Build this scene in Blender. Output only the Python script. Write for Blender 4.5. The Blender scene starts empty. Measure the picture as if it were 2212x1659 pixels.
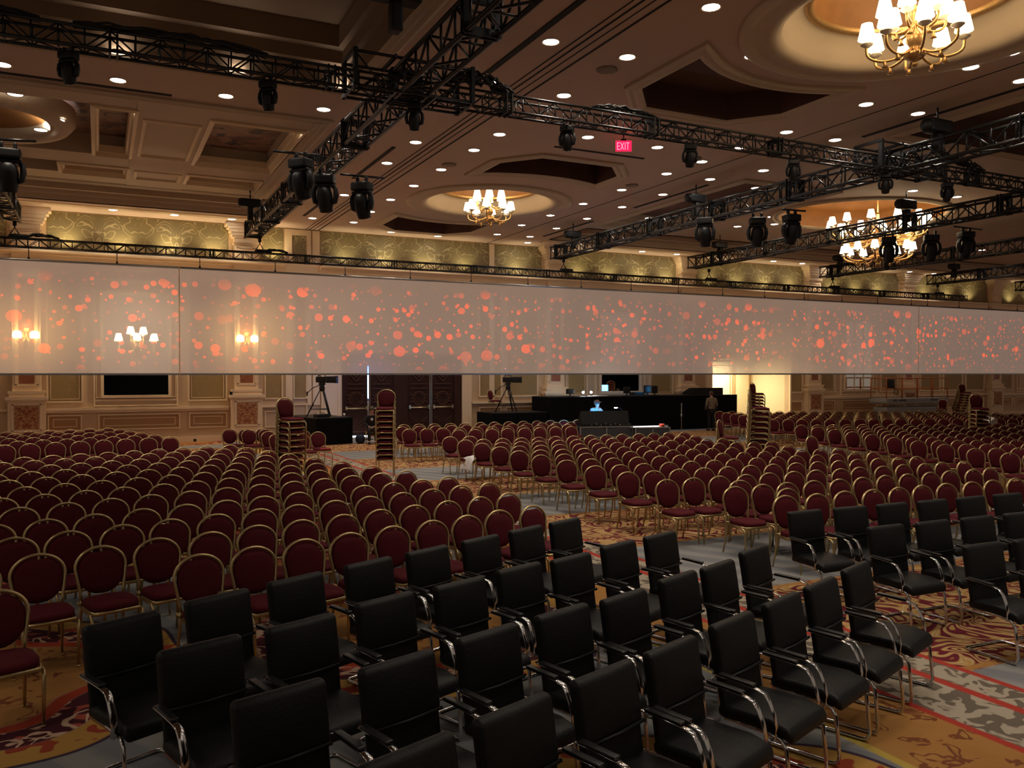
import bpy, bmesh, math, random
from mathutils import Vector, Matrix
random.seed(7)
PI = math.pi
SC = bpy.context.scene
COL = SC.collection
# ------------------------------------------------------------------ camera
F, CX, CY, HY, H = 1818.0, 1106.0, 829.5, 807.0, 2.55      # focal length in pixels of the 2212x1659 frame, centre, horizon row, eye height
TH = math.atan((CX - 215) / F)                             # the camera looks this far to the right of the hall's depth axis (+Y)
PT = math.atan((CY - HY) / F)                              # and this far down
cam = bpy.data.cameras.new('camera')
cam.sensor_width = 36.0
cam.lens = 36.0 * F / 2212.0
cam.clip_end = 300
CAM = bpy.data.objects.new('camera', cam)
COL.objects.link(CAM)
CAM.location = (0, 0, H)
CAM.rotation_euler = (PI / 2 - PT, 0, -TH)
SC.camera = CAM
# ------------------------------------------------------------------ world, exposure
W = bpy.data.worlds.new('hall_air')
SC.world = W
W.use_nodes = True
W.node_tree.nodes['Background'].inputs[0].default_value = (1.0, 0.80, 0.62, 1)
W.node_tree.nodes['Background'].inputs[1].default_value = 0.12
SC.view_settings.view_transform = 'Standard'
SC.view_settings.look = 'None'
SC.view_settings.exposure = 0.75
SC.view_settings.gamma = 1.0
SC.view_settings.use_curve_mapping = False
SC.cycles.use_denoising = True
SC.cycles.adaptive_threshold = 0.02
SC.cycles.max_bounces = 6
SC.cycles.diffuse_bounces = 3
SC.cycles.glossy_bounces = 3
SC.cycles.transmission_bounces = 4
SC.cycles.transparent_max_bounces = 8
SC.cycles.sample_clamp_indirect = 4.0
SC.cycles.caustics_reflective = False
SC.cycles.caustics_refractive = False
DOWN_W = 105.0      # watts of one ceiling downlight
LEDGE_W = 26.0      # watts of one uplight on the wall ledge
SHADE_E = 5.5       # emission of the chandelier shades
WARM = (1.0, 0.74, 0.46)
WHITE = (1.0, 0.85, 0.68)
CEIL, WALLY, TRIM = 8.26, 33.6, 7.0                        # ceiling height, back wall, underside of the trusses
SY = 28.5                                                  # plane of the hanging screen

def ray(x, y):
    dx, dy = (x - CX) / F, (y - CY) / F
    c, s = math.cos(PT), math.sin(PT)
    fz, up = c - dy * s, -dy * c - s
    return Vector((fz * math.sin(TH) + dx * math.cos(TH), fz * math.cos(TH) - dx * math.sin(TH), up))
def atZ(x, y, z):
    r = ray(x, y); t = (z - H) / r.z
    return Vector((r.x * t, r.y * t, z))
def atY(x, y, Y):
    r = ray(x, y); t = Y / r.y
    return Vector((r.x * t, Y, H + r.z * t))
def pix(P):
    x, y, z = P[0], P[1], P[2] - H
    r = x * math.cos(TH) - y * math.sin(TH); fz = x * math.sin(TH) + y * math.cos(TH)
    c, s = math.cos(PT), math.sin(PT)
    d = fz * c - z * s
    return (CX + F * r / d, CY + F * (-z * c - fz * s) / d, d)
# ------------------------------------------------------------------ materials
class NT:
    """a small way of writing node graphs"""
    def __init__(self, name):
        self.m = bpy.data.materials.new(name); self.m.use_nodes = True
        self.t = self.m.node_tree; self.b = self.t.nodes['Principled BSDF']
    def n(self, kind, **kw):
        nd = self.t.nodes.new(kind)
        for k, v in kw.items(): setattr(nd, k, v)
        return nd
    def link(self, a, b): self.t.links.new(a, b)
    def put(self, sock, v):
        if isinstance(v, bpy.types.NodeSocket): self.link(v, sock)
        elif isinstance(v, (tuple, list)): sock.default_value = tuple(v) + ((1,) if len(v) == 3 and len(sock.default_value) == 4 else ())
        else: sock.default_value = v
    def ma(self, op, a, b=None, c=None):
        nd = self.n('ShaderNodeMath', operation=op)
        for i, v in enumerate((a, b, c)):
            if v is not None: self.put(nd.inputs[i], v)
        return nd.outputs[0]
    def mix(self, f, a, b):
        nd = self.n('ShaderNodeMix', data_type='RGBA')
        self.put(nd.inputs[0], f); self.put(nd.inputs[6], a); self.put(nd.inputs[7], b)
        return nd.outputs[2]
    def xyz(self, kind='Object'):
        tc = self.n('ShaderNodeTexCoord'); s = self.n('ShaderNodeSeparateXYZ')
        self.link(tc.outputs[kind], s.inputs[0]); self.co = tc.outputs[kind]
        return s.outputs
    def vec(self, x, y, z=0.0):
        nd = self.n('ShaderNodeCombineXYZ')
        for i, v in enumerate((x, y, z)): self.put(nd.inputs[i], v)
        return nd.outputs[0]
    def noise(self, scale, detail=2.0, vec=None, dist=0.0, rough=0.5):
        nd = self.n('ShaderNodeTexNoise'); nd.inputs['Scale'].default_value = scale
        nd.inputs['Detail'].default_value = detail; nd.inputs['Distortion'].default_value = dist; nd.inputs['Roughness'].default_value = rough
        if vec is None:
            if not hasattr(self, 'co'): self.xyz()
            vec = self.co
        self.link(vec, nd.inputs['Vector'])
        return nd.outputs[0]
    def band(self, v, a, b, soft=0.01):
        """1 where a < v < b"""
        u = self.n('ShaderNodeMapRange'); u.clamp = True
        self.put(u.inputs[0], v); u.inputs[1].default_value = a - soft; u.inputs[2].default_value = a + soft
        w = self.n('ShaderNodeMapRange'); w.clamp = True
        self.put(w.inputs[0], v); w.inputs[1].default_value = b - soft; w.inputs[2].default_value = b + soft
        return self.ma('SUBTRACT', u.outputs[0], w.outputs[0])
    def out(self, color, rough=0.6, metal=0.0, spec=0.5):
        self.put(self.b.inputs['Base Color'], color); self.put(self.b.inputs['Roughness'], rough)
        self.b.inputs['Metallic'].default_value = metal; self.b.inputs['Specular IOR Level'].default_value = spec
        return self.m
    def bump(self, h, strength=0.2, dist=0.01):
        nd = self.n('ShaderNodeBump'); nd.inputs['Strength'].default_value = strength; nd.inputs['Distance'].default_value = dist
        self.put(nd.inputs['Height'], h); self.link(nd.outputs[0], self.b.inputs['Normal'])

def plain(name, c, rough=0.6, metal=0.0, spec=0.5, var=0.12, scale=14.0, bump=0.0):
    m = NT(name); n = m.noise(scale, 3)
    d = tuple(x * (1 - var) for x in c); e = tuple(min(1, x * (1 + var)) for x in c)
    m.out(m.mix(n, d, e), rough, metal, spec)
    if bump: m.bump(n, bump)
    return m.m
def glow(name, c, e, base=None):
    m = NT(name); n = m.noise(6.0)
    m.out(m.mix(n, base or c, base or c), 0.5)
    m.put(m.b.inputs['Emission Color'], m.mix(n, tuple(x * .97 for x in c), c)); m.b.inputs['Emission Strength'].default_value = e
    return m.m

M = {}
M['gold'] = plain('brushed gold metal', (.52, .40, .20), .33, .85, var=.15)
M['red'] = plain('burgundy chair velour', (.085, .0065, .012), .85, var=.25, scale=60, bump=.15, spec=.2)
M['leather'] = plain('black leather', (.006, .0065, .0072), .5, var=.2, scale=70, bump=.25, spec=.25)
M['leather_dark'] = plain('black leather panel', (.004, .004, .0045), .6, var=.2, scale=70, bump=.2, spec=.3)
M['chrome'] = plain('polished chrome', (.62, .62, .63), .12, 1.0, var=.05)
M['blackpad'] = plain('black armrest pad', (.012, .012, .013), .35, var=.2)
M['truss'] = plain('black painted truss', (.006, .006, .0065), .36, 0, var=.2)
M['black'] = plain('black plastic', (.005, .005, .006), .5, var=.2, spec=.4)
M['drape'] = plain('black drape', (.006, .006, .007), .95, var=.3, scale=5, spec=.1)
M['cable'] = plain('cable rubber', (.008, .009, .010), .6)
M['lens'] = plain('dark glass lens', (.02, .022, .028), .08, 0, spec=.9)
M['cream'] = plain('cream painted plaster', (.60, .44, .27), .6, var=.06, scale=3)
M['trim'] = plain('pale trim paint', (.80, .62, .40), .5, var=.05, scale=3)
M['dado'] = plain('tan dado panel', (.40, .23, .10), .6, var=.08, scale=4)
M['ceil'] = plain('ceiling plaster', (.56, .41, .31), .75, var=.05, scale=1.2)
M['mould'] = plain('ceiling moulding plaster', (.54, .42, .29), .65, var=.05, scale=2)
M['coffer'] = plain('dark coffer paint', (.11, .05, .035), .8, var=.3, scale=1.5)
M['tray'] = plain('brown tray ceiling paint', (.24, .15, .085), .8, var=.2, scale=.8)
M['domegold'] = plain('antique gold dome paint', (.24, .10, .025), .55, var=.25, scale=3)
M['slot'] = plain('slot black', (.008, .007, .006), .8)
M['brass'] = plain('antique brass', (.50, .30, .12), .35, .8, var=.3, scale=25)
M['crystal'] = plain('bobeche glass', (.8, .7, .55), .1, 0, spec=.8)
M['shade'] = glow('lit fabric shade', (1.0, .80, .50), SHADE_E, (.8, .7, .55))
M['downlens'] = glow('lit downlight lens', (1.0, .95, .88), 16.0, (.8, .8, .8))
M['sconce'] = glow('lit sconce glass', (1.0, .66, .27), 16.0, (.8, .6, .4))
M['tube'] = glow('blue light tube', (.16, .34, 1.0), 26.0)
M['tubecore'] = glow('blue tube core', (.22, .40, 1.0), 2.6)
M['exit'] = glow('red exit panel', (1.0, .01, .06), 1.1, (.2, .0, .0))
M['exitletter'] = glow('exit letters', (1.0, .10, .16), 2.6, (.3, .02, .02))
M['bluescreen'] = glow('blue monitor picture', (.12, .50, 1.0), 4.0)
M['whiteled'] = glow('white work lamp', (.95, .97, 1.0), 60.0)
M['paper'] = plain('white paper', (.85, .85, .86), .8, var=.04)
M['cloth'] = plain('white cotton cloth', (.75, .74, .76), .9, var=.06, scale=20)
M['wood'] = plain('dark stained door wood', (.040, .015, .009), .65, var=.35, scale=8, spec=.2)
M['woodlit'] = plain('lit door moulding', (.085, .036, .022), .6, var=.2, scale=8, spec=.25)  # door wood again, paler; light on the raised carving put into the colour
M['satin'] = plain('satin brass bar', (.62, .52, .32), .3, .9)
M['mirror'] = plain('mirror glass', (.86, .86, .84), .015, 1.0, var=.01)
M['skin'] = plain('skin', (.52, .29, .20), .6, var=.08)
M['blueshirt'] = plain('pale blue shirt', (.30, .52, .72), .85, var=.1, scale=40)
M['greyshirt'] = plain('grey brown shirt', (.22, .17, .12), .9, var=.25, scale=50)
M['darkcloth'] = plain('dark clothing', (.012, .012, .016), .9)
M['cap'] = plain('brown cap', (.13, .06, .045), .85)
M['hair'] = plain('brown hair', (.05, .028, .018), .7)
M['orange'] = plain('orange lift rail', (.46, .13, .035), .5, .1)
M['greydeck'] = plain('grey steel deck', (.30, .30, .29), .5, .2)
M['redplastic'] = plain('red plastic', (.55, .05, .02), .4)
M['case'] = plain('road case laminate', (.035, .042, .055), .5)
M['alu'] = plain('aluminium edging', (.36, .36, .36), .35, .8)
M['bag'] = plain('dark blue bag', (.015, .022, .05), .8)
M['alcove'] = plain('pale alcove panel', (.74, .64, .42), .6, var=.04)
M['marble'] = plain('red marble inset', (.30, .10, .045), .4, var=.6, scale=9)
M['speaker'] = plain('speaker grille', (.26, .20, .15), .8)

def damask(name, c1, c2, s):
    m = NT(name); x, y, z = m.xyz()
    px = m.ma('PINGPONG', x, 1.3); v = m.vec(px, z, 0.0)
    a = m.noise(s, 1.0, v, 1.2)
    f = m.ma('ABSOLUTE', m.ma('SUBTRACT', m.ma('FRACT', m.ma('MULTIPLY', a, 5.0)), .5))
    line = m.band(f, -.2, .085, .05)
    b = m.noise(s * .7, 1.0, v)
    mask = m.band(b, .42, .8, .06)
    k = m.ma('MULTIPLY', line, mask)
    m.out(m.mix(k, m.mix(m.noise(30.0, 2), tuple(q * .85 for q in c1), c1), c2), .55)
    m.bump(k, .3, .02)
    return m.m
M['damask'] = damask('olive damask wallpaper', (.235, .185, .085), (.46, .37, .20), 1.5)
M['damask_small'] = damask('tan damask fabric', (.36, .25, .10), (.29, .19, .075), 5.0)

def mural():
    m = NT('painted cloud mural'); x, y, z = m.xyz(); v = m.vec(x, y, 0)
    a = m.noise(1.1, 4, v, .6); b = m.noise(2.3, 3, v, .4)
    c = m.mix(m.band(a, .47, 2, .05), (.17, .10, .085), (.34, .22, .155))
    c = m.mix(m.band(b, .58, 2, .05), c, (.30, .15, .11))
    c = m.mix(m.band(b, -1, .40, .04), c, (.10, .085, .09))
    return m.out(c, .8)
M['mural'] = mural()
def crest():
    m = NT('painted crest panel'); x, y, z = m.xyz(); v = m.vec(m.ma('ABSOLUTE', x), z, 0)
    n = m.noise(9.0, 2, v, .9)
    return m.out(m.mix(m.band(n, .5, .62, .02), (.46, .24, .10), (.24, .055, .02)), .6)

def carpet():
    m = NT('patterned ballroom carpet'); x, y, z = m.xyz('Object'); v = m.co
    fine = m.noise(120.0, 2, v)
    n1 = m.noise(2.2, 3, v); n2 = m.noise(5.0, 2, v, .5)
    gold = m.mix(n1, (.30, .135, .035), (.50, .26, .085))
    gold = m.mix(m.band(n2, .60, .66, .01), gold, (.20, .07, .03))
    # scrolls
    w = m.noise(1.15, 1.0, v, 2.2)
    fr = m.ma('ABSOLUTE', m.ma('SUBTRACT', m.ma('FRACT', m.ma('MULTIPLY', w, 7.0)), .5))
    scroll = m.mix(m.band(fr, -.5, .2, .03), m.mix(m.band(fr, .36, .43, .02), (.46, .27, .09), (.55, .42, .25)), (.15, .02, .032))
    flower = m.mix(m.band(m.noise(3.3, 1.0, v, 1.4), .52, .60, .01), m.mix(m.band(m.noise(4.1, 1.0, v, 1.0), .58, 2, .01), (.075, .018, .026), (.40, .09, .06)), (.62, .42, .29))
    # blue-grey panels with diagonal stripes
    d = m.ma('FRACT', m.ma('MULTIPLY', m.ma('ADD', x, m.ma('MULTIPLY', y, .55)), 1.9))
    blue = m.mix(m.band(d, .0, .5, .12), (.215, .22, .235), (.30, .295, .285))
    # left field: medallions
    dx = m.ma('SUBTRACT', m.ma('FLOORED_MODULO', m.ma('ADD', x, 3.2), 4.0), 2.0)
    dy = m.ma('SUBTRACT', m.ma('FLOORED_MODULO', m.ma('ADD', y, -5.55), 5.1), 2.55)
    r = m.ma('SQRT', m.ma('ADD', m.ma('MULTIPLY', dx, dx), m.ma('MULTIPLY', dy, dy)))
    an = m.ma('ARCTAN2', dy, dx)
    r = m.ma('ADD', r, m.ma('MULTIPLY', m.ma('SINE', m.ma('MULTIPLY', an, 8.0)), .07))
    left = m.mix(m.band(r, -1, 1.15, .015), blue, gold)
    left = m.mix(m.band(r, 1.15, 1.29, .012), left, (.38, .055, .025))
    left = m.mix(m.band(r, 1.29, 1.62, .012), left, flower)
    left = m.mix(m.band(r, 1.62, 1.95, .012), left, m.mix(m.band(m.noise(4.0, 1, v), .58, 2, .01), (.48, .27, .07), (.34, .06, .03)))
    left = m.mix(m.band(r, 1.93, 1.97, .01), left, (.05, .03, .06))
    # right fields
    ph = m.ma('COSINE', m.ma('MULTIPLY', m.ma('SUBTRACT', y, 9.0), 2 * PI / 5.6))
    right = m.mix(m.band(ph, .08, 2, .03), scroll, blue)
    right = m.mix(m.band(ph, -.02, .08, .02), right, gold)
    bord = m.mix(m.band(m.noise(6.0, 1, v, 1.0), .52, 2, .02), (.42, .36, .28), (.16, .13, .10))
    c = m.mix(m.band(x, 4.7, 99, .01), left, gold)
    c = m.mix(m.band(x, 4.66, 4.74, .01), c, (.50, .36, .08))
    c = m.mix(m.band(x, 5.62, 99, .01), c, bord)
    c = m.mix(m.band(x, 6.66, 99, .01), c, right)
    for a, b in ((5.56, 5.64), (6.2, 6.3), (6.62, 6.7)):
        c = m.mix(m.band(x, a, b, .01), c, (.42, .05, .035))
    c = m.mix(fine, m.mix(.22, c, (0, 0, 0)), c)
    m.out(c, .95, spec=.1); m.bump(fine, .3, .004)
    return m.m
M['carpet'] = carpet()
def screen_mat():
    m = NT('projected scrim'); x, y, z = m.xyz()
    base = (.10, .09, .085)
    # the projected picture: drifting orange dots on a soft grey
    def dots(scale, thr, seed, squash):
        vo = m.n('ShaderNodeTexVoronoi'); vo.voronoi_dimensions = '2D'; vo.inputs['Scale'].default_value = scale; vo.inputs['Randomness'].default_value = 1.0
        m.link(m.vec(m.ma('ADD', m.ma('MULTIPLY', x, squash), seed), z, 0.0), vo.inputs['Vector'])
        sep = m.n('ShaderNodeSeparateColor'); m.link(vo.outputs['Color'], sep.inputs[0])
        rad = m.ma('MULTIPLY', m.ma('POWER', sep.outputs[0], 4.0), thr)
        inside = m.band(vo.outputs['Distance'], -1, .1, .02) if False else m.ma('LESS_THAN', vo.outputs['Distance'], m.ma('ADD', rad, .10))
        keep = m.ma('MULTIPLY', inside, m.ma('GREATER_THAN', sep.outputs[1], .38))
        return m.ma('MULTIPLY', keep, m.ma('ADD', .25, m.ma('MULTIPLY', sep.outputs[2], .75)))
    zz = m.ma('SUBTRACT', 1.0, m.ma('POWER', m.ma('ABSOLUTE', m.ma('DIVIDE', m.ma('SUBTRACT', z, 4.15), 1.5)), 6.0))
    zz = m.ma('MAXIMUM', zz, 0.0)
    cl = m.noise(.35, 1, m.vec(x, 0, m.ma('MULTIPLY', z, .5)))
    dens = m.band(cl, .34, 2, .12)
    k = m.ma('MAXIMUM', m.ma('MAXIMUM', dots(3.3, .24, 3.0, 1.0), dots(2.2, .22, 5.0, .95)), dots(1.4, .20, 9.0, .85))
    k = m.ma('MULTIPLY', m.ma('MULTIPLY', k, zz), dens)
    em = m.mix(k, (.105, .074, .059), (.56, .085, .045))
    t = m.t; outn = [n for n in t.nodes if n.type == 'OUTPUT_MATERIAL'][0]
    e = m.n('ShaderNodeEmission'); m.put(e.inputs[0], em); e.inputs[1].default_value = 1.0
    df = m.n('ShaderNodeBsdfDiffuse'); df.inputs[0].default_value = base + (1,)
    tl = m.n('ShaderNodeBsdfTranslucent'); tl.inputs[0].default_value = (.26, .22, .18, 1)
    tp = m.n('ShaderNodeBsdfTransparent'); tp.inputs[0].default_value = (1, 1, 1, 1)
    a = m.n('ShaderNodeMixShader'); a.inputs[0].default_value = .6; m.link(df.outputs[0], a.inputs[1]); m.link(tl.outputs[0], a.inputs[2])
    b = m.n('ShaderNodeMixShader'); b.inputs[0].default_value = .22; m.link(a.outputs[0], b.inputs[1]); m.link(tp.outputs[0], b.inputs[2])
    rf = m.n('ShaderNodeBsdfRefraction'); rf.inputs['Color'].default_value = (1, .95, .85, 1); rf.inputs['Roughness'].default_value = .95; rf.inputs['IOR'].default_value = 1.45
    b2 = m.n('ShaderNodeMixShader'); b2.inputs[0].default_value = .18; m.link(b.outputs[0], b2.inputs[1]); m.link(rf.outputs[0], b2.inputs[2]); b = b2
    s = m.n('ShaderNodeAddShader'); m.link(b.outputs[0], s.inputs[0]); m.link(e.outputs[0], s.inputs[1])
    m.link(s.outputs[0], outn.inputs[0])
    return m.m
M['screen'] = screen_mat()
# ------------------------------------------------------------------ mesh building
class MB:
    def __init__(self): self.v, self.f, self.s = [], [], []
    def add(self, vs, fs, smooth=True):
        o = len(self.v); self.v += [tuple(p) for p in vs]
        for f in fs: self.f.append(tuple(i + o for i in f)); self.s.append(smooth)
        return self
    def box(self, x0, x1, y0, y1, z0, z1, mat=None):
        vs = [(x, y, z) for x in (x0, x1) for y in (y0, y1) for z in (z0, z1)]
        if mat is not None: vs = [mat @ Vector(p) for p in vs]
        return self.add(vs, [(0, 1, 3, 2), (4, 6, 7, 5), (0, 4, 5, 1), (2, 3, 7, 6), (0, 2, 6, 4), (1, 5, 7, 3)], False)
    def bar(self, a, b, w, h=None, up=(0, 0, 1)):
        """a straight rectangular bar from a to b"""
        a, b = Vector(a), Vector(b); d = (b - a); L = d.length; d.normalize()
        u = Vector(up)
        if abs(u.dot(d)) > .98: u = Vector((1, 0, 0))
        r = d.cross(u).normalized(); u = r.cross(d).normalized(); h = h or w
        vs = [p + r * (i * w / 2) + u * (j * h / 2) for p in (a, b) for i in (-1, 1) for j in (-1, 1)]
        return self.add(vs, [(0, 1, 3, 2), (4, 6, 7, 5), (0, 4, 5, 1), (2, 3, 7, 6), (0, 2, 6, 4), (1, 5, 7, 3)], False)
    def tube(self, pts, r, n=8, closed=False, flat=1.0, smooth=True, up=(0, 0, 1)):
        """round tube along pts; flat stretches it along 'up'"""
        P = [Vector(p) for p in pts]; k = len(P); rs = r if isinstance(r, (list, tuple)) else [r] * k
        vs, fs = [], []
        prev = None
        for i in range(k):
            if closed: d = P[(i + 1) % k] - P[i - 1]
            else: d = P[min(i + 1, k - 1)] - P[max(i - 1, 0)]
            if d.length < 1e-9: d = Vector((0, 0, 1))
            d.normalize()
            if prev is None:
                u = Vector(up)
                if abs(u.dot(d)) > .95: u = Vector((1, 0, 0)) if abs(d.x) < .9 else Vector((0, 1, 0))
            else: u = prev
            u = (u - d * u.dot(d)).normalized(); prev = u; w = d.cross(u)
            for j in range(n):
                t = 2 * PI * j / n
                vs.append(P[i] + (u * math.cos(t) * flat + w * math.sin(t)) * rs[i])
        for i in range(k if closed else k - 1):
            for j in range(n):
                a, b = i * n + j, i * n + (j + 1) % n; c, e = ((i + 1) % k) * n + (j + 1) % n, ((i + 1) % k) * n + j
                fs.append((a, b, c, e))
        if not closed: fs += [tuple(range(n))[::-1], tuple((k - 1) * n + j for j in range(n))]
        return self.add(vs, fs, smooth)
    def lathe(self, prof, n=24, c=(0, 0, 0), mat=None, smooth=True, sx=1.0, sy=1.0, cap=True):
        vs, fs = [], []
        for r, z in prof:
            for j in range(n):
                t = 2 * PI * j / n; p = Vector((r * math.cos(t) * sx, r * math.sin(t) * sy, z))
                vs.append((mat @ p if mat is not None else p) + Vector(c))
        for i in range(len(prof) - 1):
            for j in range(n):
                fs.append((i * n + j, i * n + (j + 1) % n, (i + 1) * n + (j + 1) % n, (i + 1) * n + j))
        if cap and prof[0][0] > 1e-6: fs.append(tuple(range(n))[::-1])
        if cap and prof[-1][0] > 1e-6: fs.append(tuple((len(prof) - 1) * n + j for j in range(n)))
        return self.add(vs, fs, smooth)
    def rbox(self, c, s, r, k=2, fn=None, smooth=True):
        """box with rounded edges; k steps per edge; fn bends the result"""
        h = [x / 2 for x in s]; inn = [max(x - r, 1e-4) for x in h]
        def ts(i, more): 
            e = [r * (j / k) for j in range(k + 1)]
            mid = [-inn[i] + 2 * inn[i] * j / more for j in range(1, more)]
            return [-h[i] + x for x in e] + mid + [inn[i] + x for x in e]
        g = [ts(i, 4) for i in range(3)]
        idx, vs, fs = {}, [], []
        def vert(p):
            q = [max(-inn[i], min(inn[i], p[i])) for i in range(3)]; d = Vector([p[i] - q[i] for i in range(3)])
            if d.length > 1e-9: d = d.normalized() * r
            w = Vector(q) + d; key = tuple(round(x, 5) for x in w)
            if key not in idx: idx[key] = len(vs); vs.append(w)
            return idx[key]
        for ax in range(3):
            a, b = (ax + 1) % 3, (ax + 2) % 3
            for sg in (-1, 1):
                for i in range(len(g[a]) - 1):
                    for j in range(len(g[b]) - 1):
                        q = []
                        for da, db in ((0, 0), (1, 0), (1, 1), (0, 1)):
                            p = [0, 0, 0]; p[ax] = sg * h[ax]; p[a] = g[a][i + da]; p[b] = g[b][j + db]; q.append(vert(p))
                        q = list(dict.fromkeys(q))
                        if len(q) > 2: fs.append(tuple(q if sg > 0 else q[::-1]))
        out = []
        for w in vs:
            w = Vector((w.x, w.y, w.z))
            if fn: w = Vector(fn(w))
            out.append(w + Vector(c))
        return self.add(out, fs, smooth)
    def build(self, name, mat, parent=None, raw=False):
        me = bpy.data.meshes.new(name); me.from_pydata(self.v, [], self.f); me.update()
        me.polygons.foreach_set('use_smooth', self.s)
        me.materials.append(mat if not isinstance(mat, str) else M[mat])
        if raw: return me
        return ob(name, me, parent)
def ob(name, me, parent=None):
    o = bpy.data.objects.new(name, me); COL.objects.link(o)
    if parent is not None: o.parent = parent
    return o
def tag(o, label=None, cat=None, group=None, kind=None):
    if label: o['label'] = label
    if cat: o['category'] = cat
    if group: o['group'] = group
    if kind: o['kind'] = kind
    return o
def thing(name, label, cat, loc=(0, 0, 0), rz=0.0, group=None):
    o = bpy.data.objects.new(name, None); COL.objects.link(o); o.empty_display_size = .2
    o.location = loc; o.rotation_euler = (0, 0, rz)
    return tag(o, label, cat, group)
def struct(mb, name, mat, parent=None):
    o = mb.build(name, mat, parent)
    if parent is None: o['kind'] = 'structure'
    return o
KIDS = {}
def dup(root, loc, rz, label, group=None, rx=0.0, ry=0.0):
    """a copy of a thing with copies of its parts and their parts"""
    if root.name not in KIDS: KIDS[root.name] = [(c, list(c.children)) for c in root.children]
    r = root.copy(); COL.objects.link(r); r.location = loc; r.rotation_euler = (rx, ry, rz); r['label'] = label
    if group: r['group'] = group
    for c, gs in KIDS[root.name]:
        d = c.copy(); COL.objects.link(d); d.parent = r
        for g in gs:
            e = g.copy(); COL.objects.link(e); e.parent = d
    return r
def lamp(name, kind, loc, watts, color, parent=None, rot=(0, 0, 0), **kw):
    L = bpy.data.lights.new(name, kind); L.energy = watts; L.color = color
    for k, v in kw.items(): setattr(L, k, v)
    o = bpy.data.objects.new(name, L); COL.objects.link(o); o.location = loc; o.rotation_euler = rot
    if parent is not None: o.parent = parent
    return o
ORD = 'zeroth first second third fourth fifth sixth seventh eighth ninth tenth eleventh twelfth thirteenth fourteenth fifteenth sixteenth seventeenth eighteenth nineteenth twentieth'.split()
ORD += ['twenty-' + w for w in ORD[1:10]] + ['thirtieth'] + ['thirty-' + w for w in ORD[1:10]]
# ------------------------------------------------------------------ floor and ceiling
X0, X1, Y0 = -13.0, 62.0, -5.0
fl = MB(); fl.add([(X0, Y0, 0), (X1, Y0, 0), (X1, 36.6, 0), (X0, 36.6, 0)], [(0, 1, 2, 3)], False)
struct(fl, 'floor', 'carpet')

def rect(x0, x1, y0, y1): return [(x0, y0), (x1, y0), (x1, y1), (x0, y1)]
def circle(cx, cy, rx, ry, n=48): return [(cx + rx * math.cos(2 * PI * i / n), cy + ry * math.sin(2 * PI * i / n)) for i in range(n)]
D1, D2, D3 = (11.85, 9.4), (11.7, 25.6), (24.5, 21.6)          # the two round domes and the oval one on the right
def truncated(c, y_far, sgn, r, x0=9.75, x1=13.4):
    """a long coffer with chamfered corners whose side towards the dome is cut by a circle"""
    pts = [(x0, y_far - sgn * .9), (x0 + .75, y_far), (x1 - .75, y_far), (x1, y_far - sgn * .9)]
    a0 = math.acos((x1 - c[0]) / r); a1 = math.acos((x0 - c[0]) / r)
    for i in range(13):
        a = a0 + (a1 - a0) * i / 12
        pts.append((c[0] + r * math.cos(a), c[1] + sgn * r * math.sin(a)))
    return pts if sgn < 0 else pts[::-1]
TRAY_A1, TRAY_A2, COVE_A = rect(-12.5, 4.45, -4, 16.6), rect(-12.5, 4.45, 19.2, 27.9), rect(-12.5, 5.95, 28.4, 31.5)
COVE_C, TRAY_C1, TRAY_C2 = rect(17.2, 60, 28.4, 31.5), rect(17.3, 20.6, 19.5, 27.6), rect(17.3, 40, 2.5, 13.9)
OVAL_C = circle(D3[0], D3[1], 3.0, 2.5)
R0, R1, R2, R3 = truncated(D1, 3.6, -1, 3.6), truncated(D2, 19.6, -1, 4.3), truncated(D1, 14.9, 1, 3.5), truncated(D2, 32.0, 1, 4.1)
DOME1, DOME2 = circle(*D1, 2.07, 2.07), circle(*D2, 2.07, 2.07)
HOLES = [TRAY_A1, TRAY_A2, COVE_A, COVE_C, TRAY_C1, TRAY_C2, OVAL_C, R0, R1, R2, R3, DOME1, DOME2]
bm = bmesh.new()
for loop in [rect(X0, X1, Y0, WALLY)] + HOLES:
    vs = [bm.verts.new((x, y, CEIL)) for x, y in loop]
    for i in range(len(vs)): bm.edges.new((vs[i - 1], vs[i]))
bmesh.ops.triangle_fill(bm, use_beauty=True, use_dissolve=False, edges=bm.edges[:], normal=(0, 0, -1))
me = bpy.data.meshes.new('ceiling'); bm.to_mesh(me); bm.free(); me.materials.append(M['ceil'])
ceiling = ob('ceiling', me); ceiling['kind'] = 'structure'

def area2(p): return sum(p[i - 1][0] * p[i][1] - p[i][0] * p[i - 1][1] for i in range(len(p)))
def sweep(mb, poly, prof, smooth=False):
    """runs a profile of (outward offset, height) round a closed polygon"""
    P = poly if area2(poly) > 0 else poly[::-1]
    n = len(P); nor = []
    for i in range(n):
        a, b, c = Vector(P[i - 1]), Vector(P[i]), Vector(P[(i + 1) % n])
        d, e = (b - a).normalized(), (c - b).normalized()
        n1, n2 = Vector((d.y, -d.x)), Vector((e.y, -e.x)); m = n1 + n2
        nor.append(m / max(.35, m.dot(n1)) if m.length > 1e-6 else n1)
    vs, fs = [], []
    for o, z in prof:
        for i in range(n): vs.append((P[i][0] + nor[i].x * o, P[i][1] + nor[i].y * o, z))
    k = len(prof)
    for i in range(k - 1):
        for j in range(n): fs.append((i * n + j, i * n + (j + 1) % n, (i + 1) * n + (j + 1) % n, (i + 1) * n + j))
    mb.add(vs, fs, smooth)
C = CEIL
TRIMP = [(.34, C), (.34, C - .05), (.27, C - .075), (.20, C - .045), (.12, C - .07), (.05, C - .06), (0, C - .03)]
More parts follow.
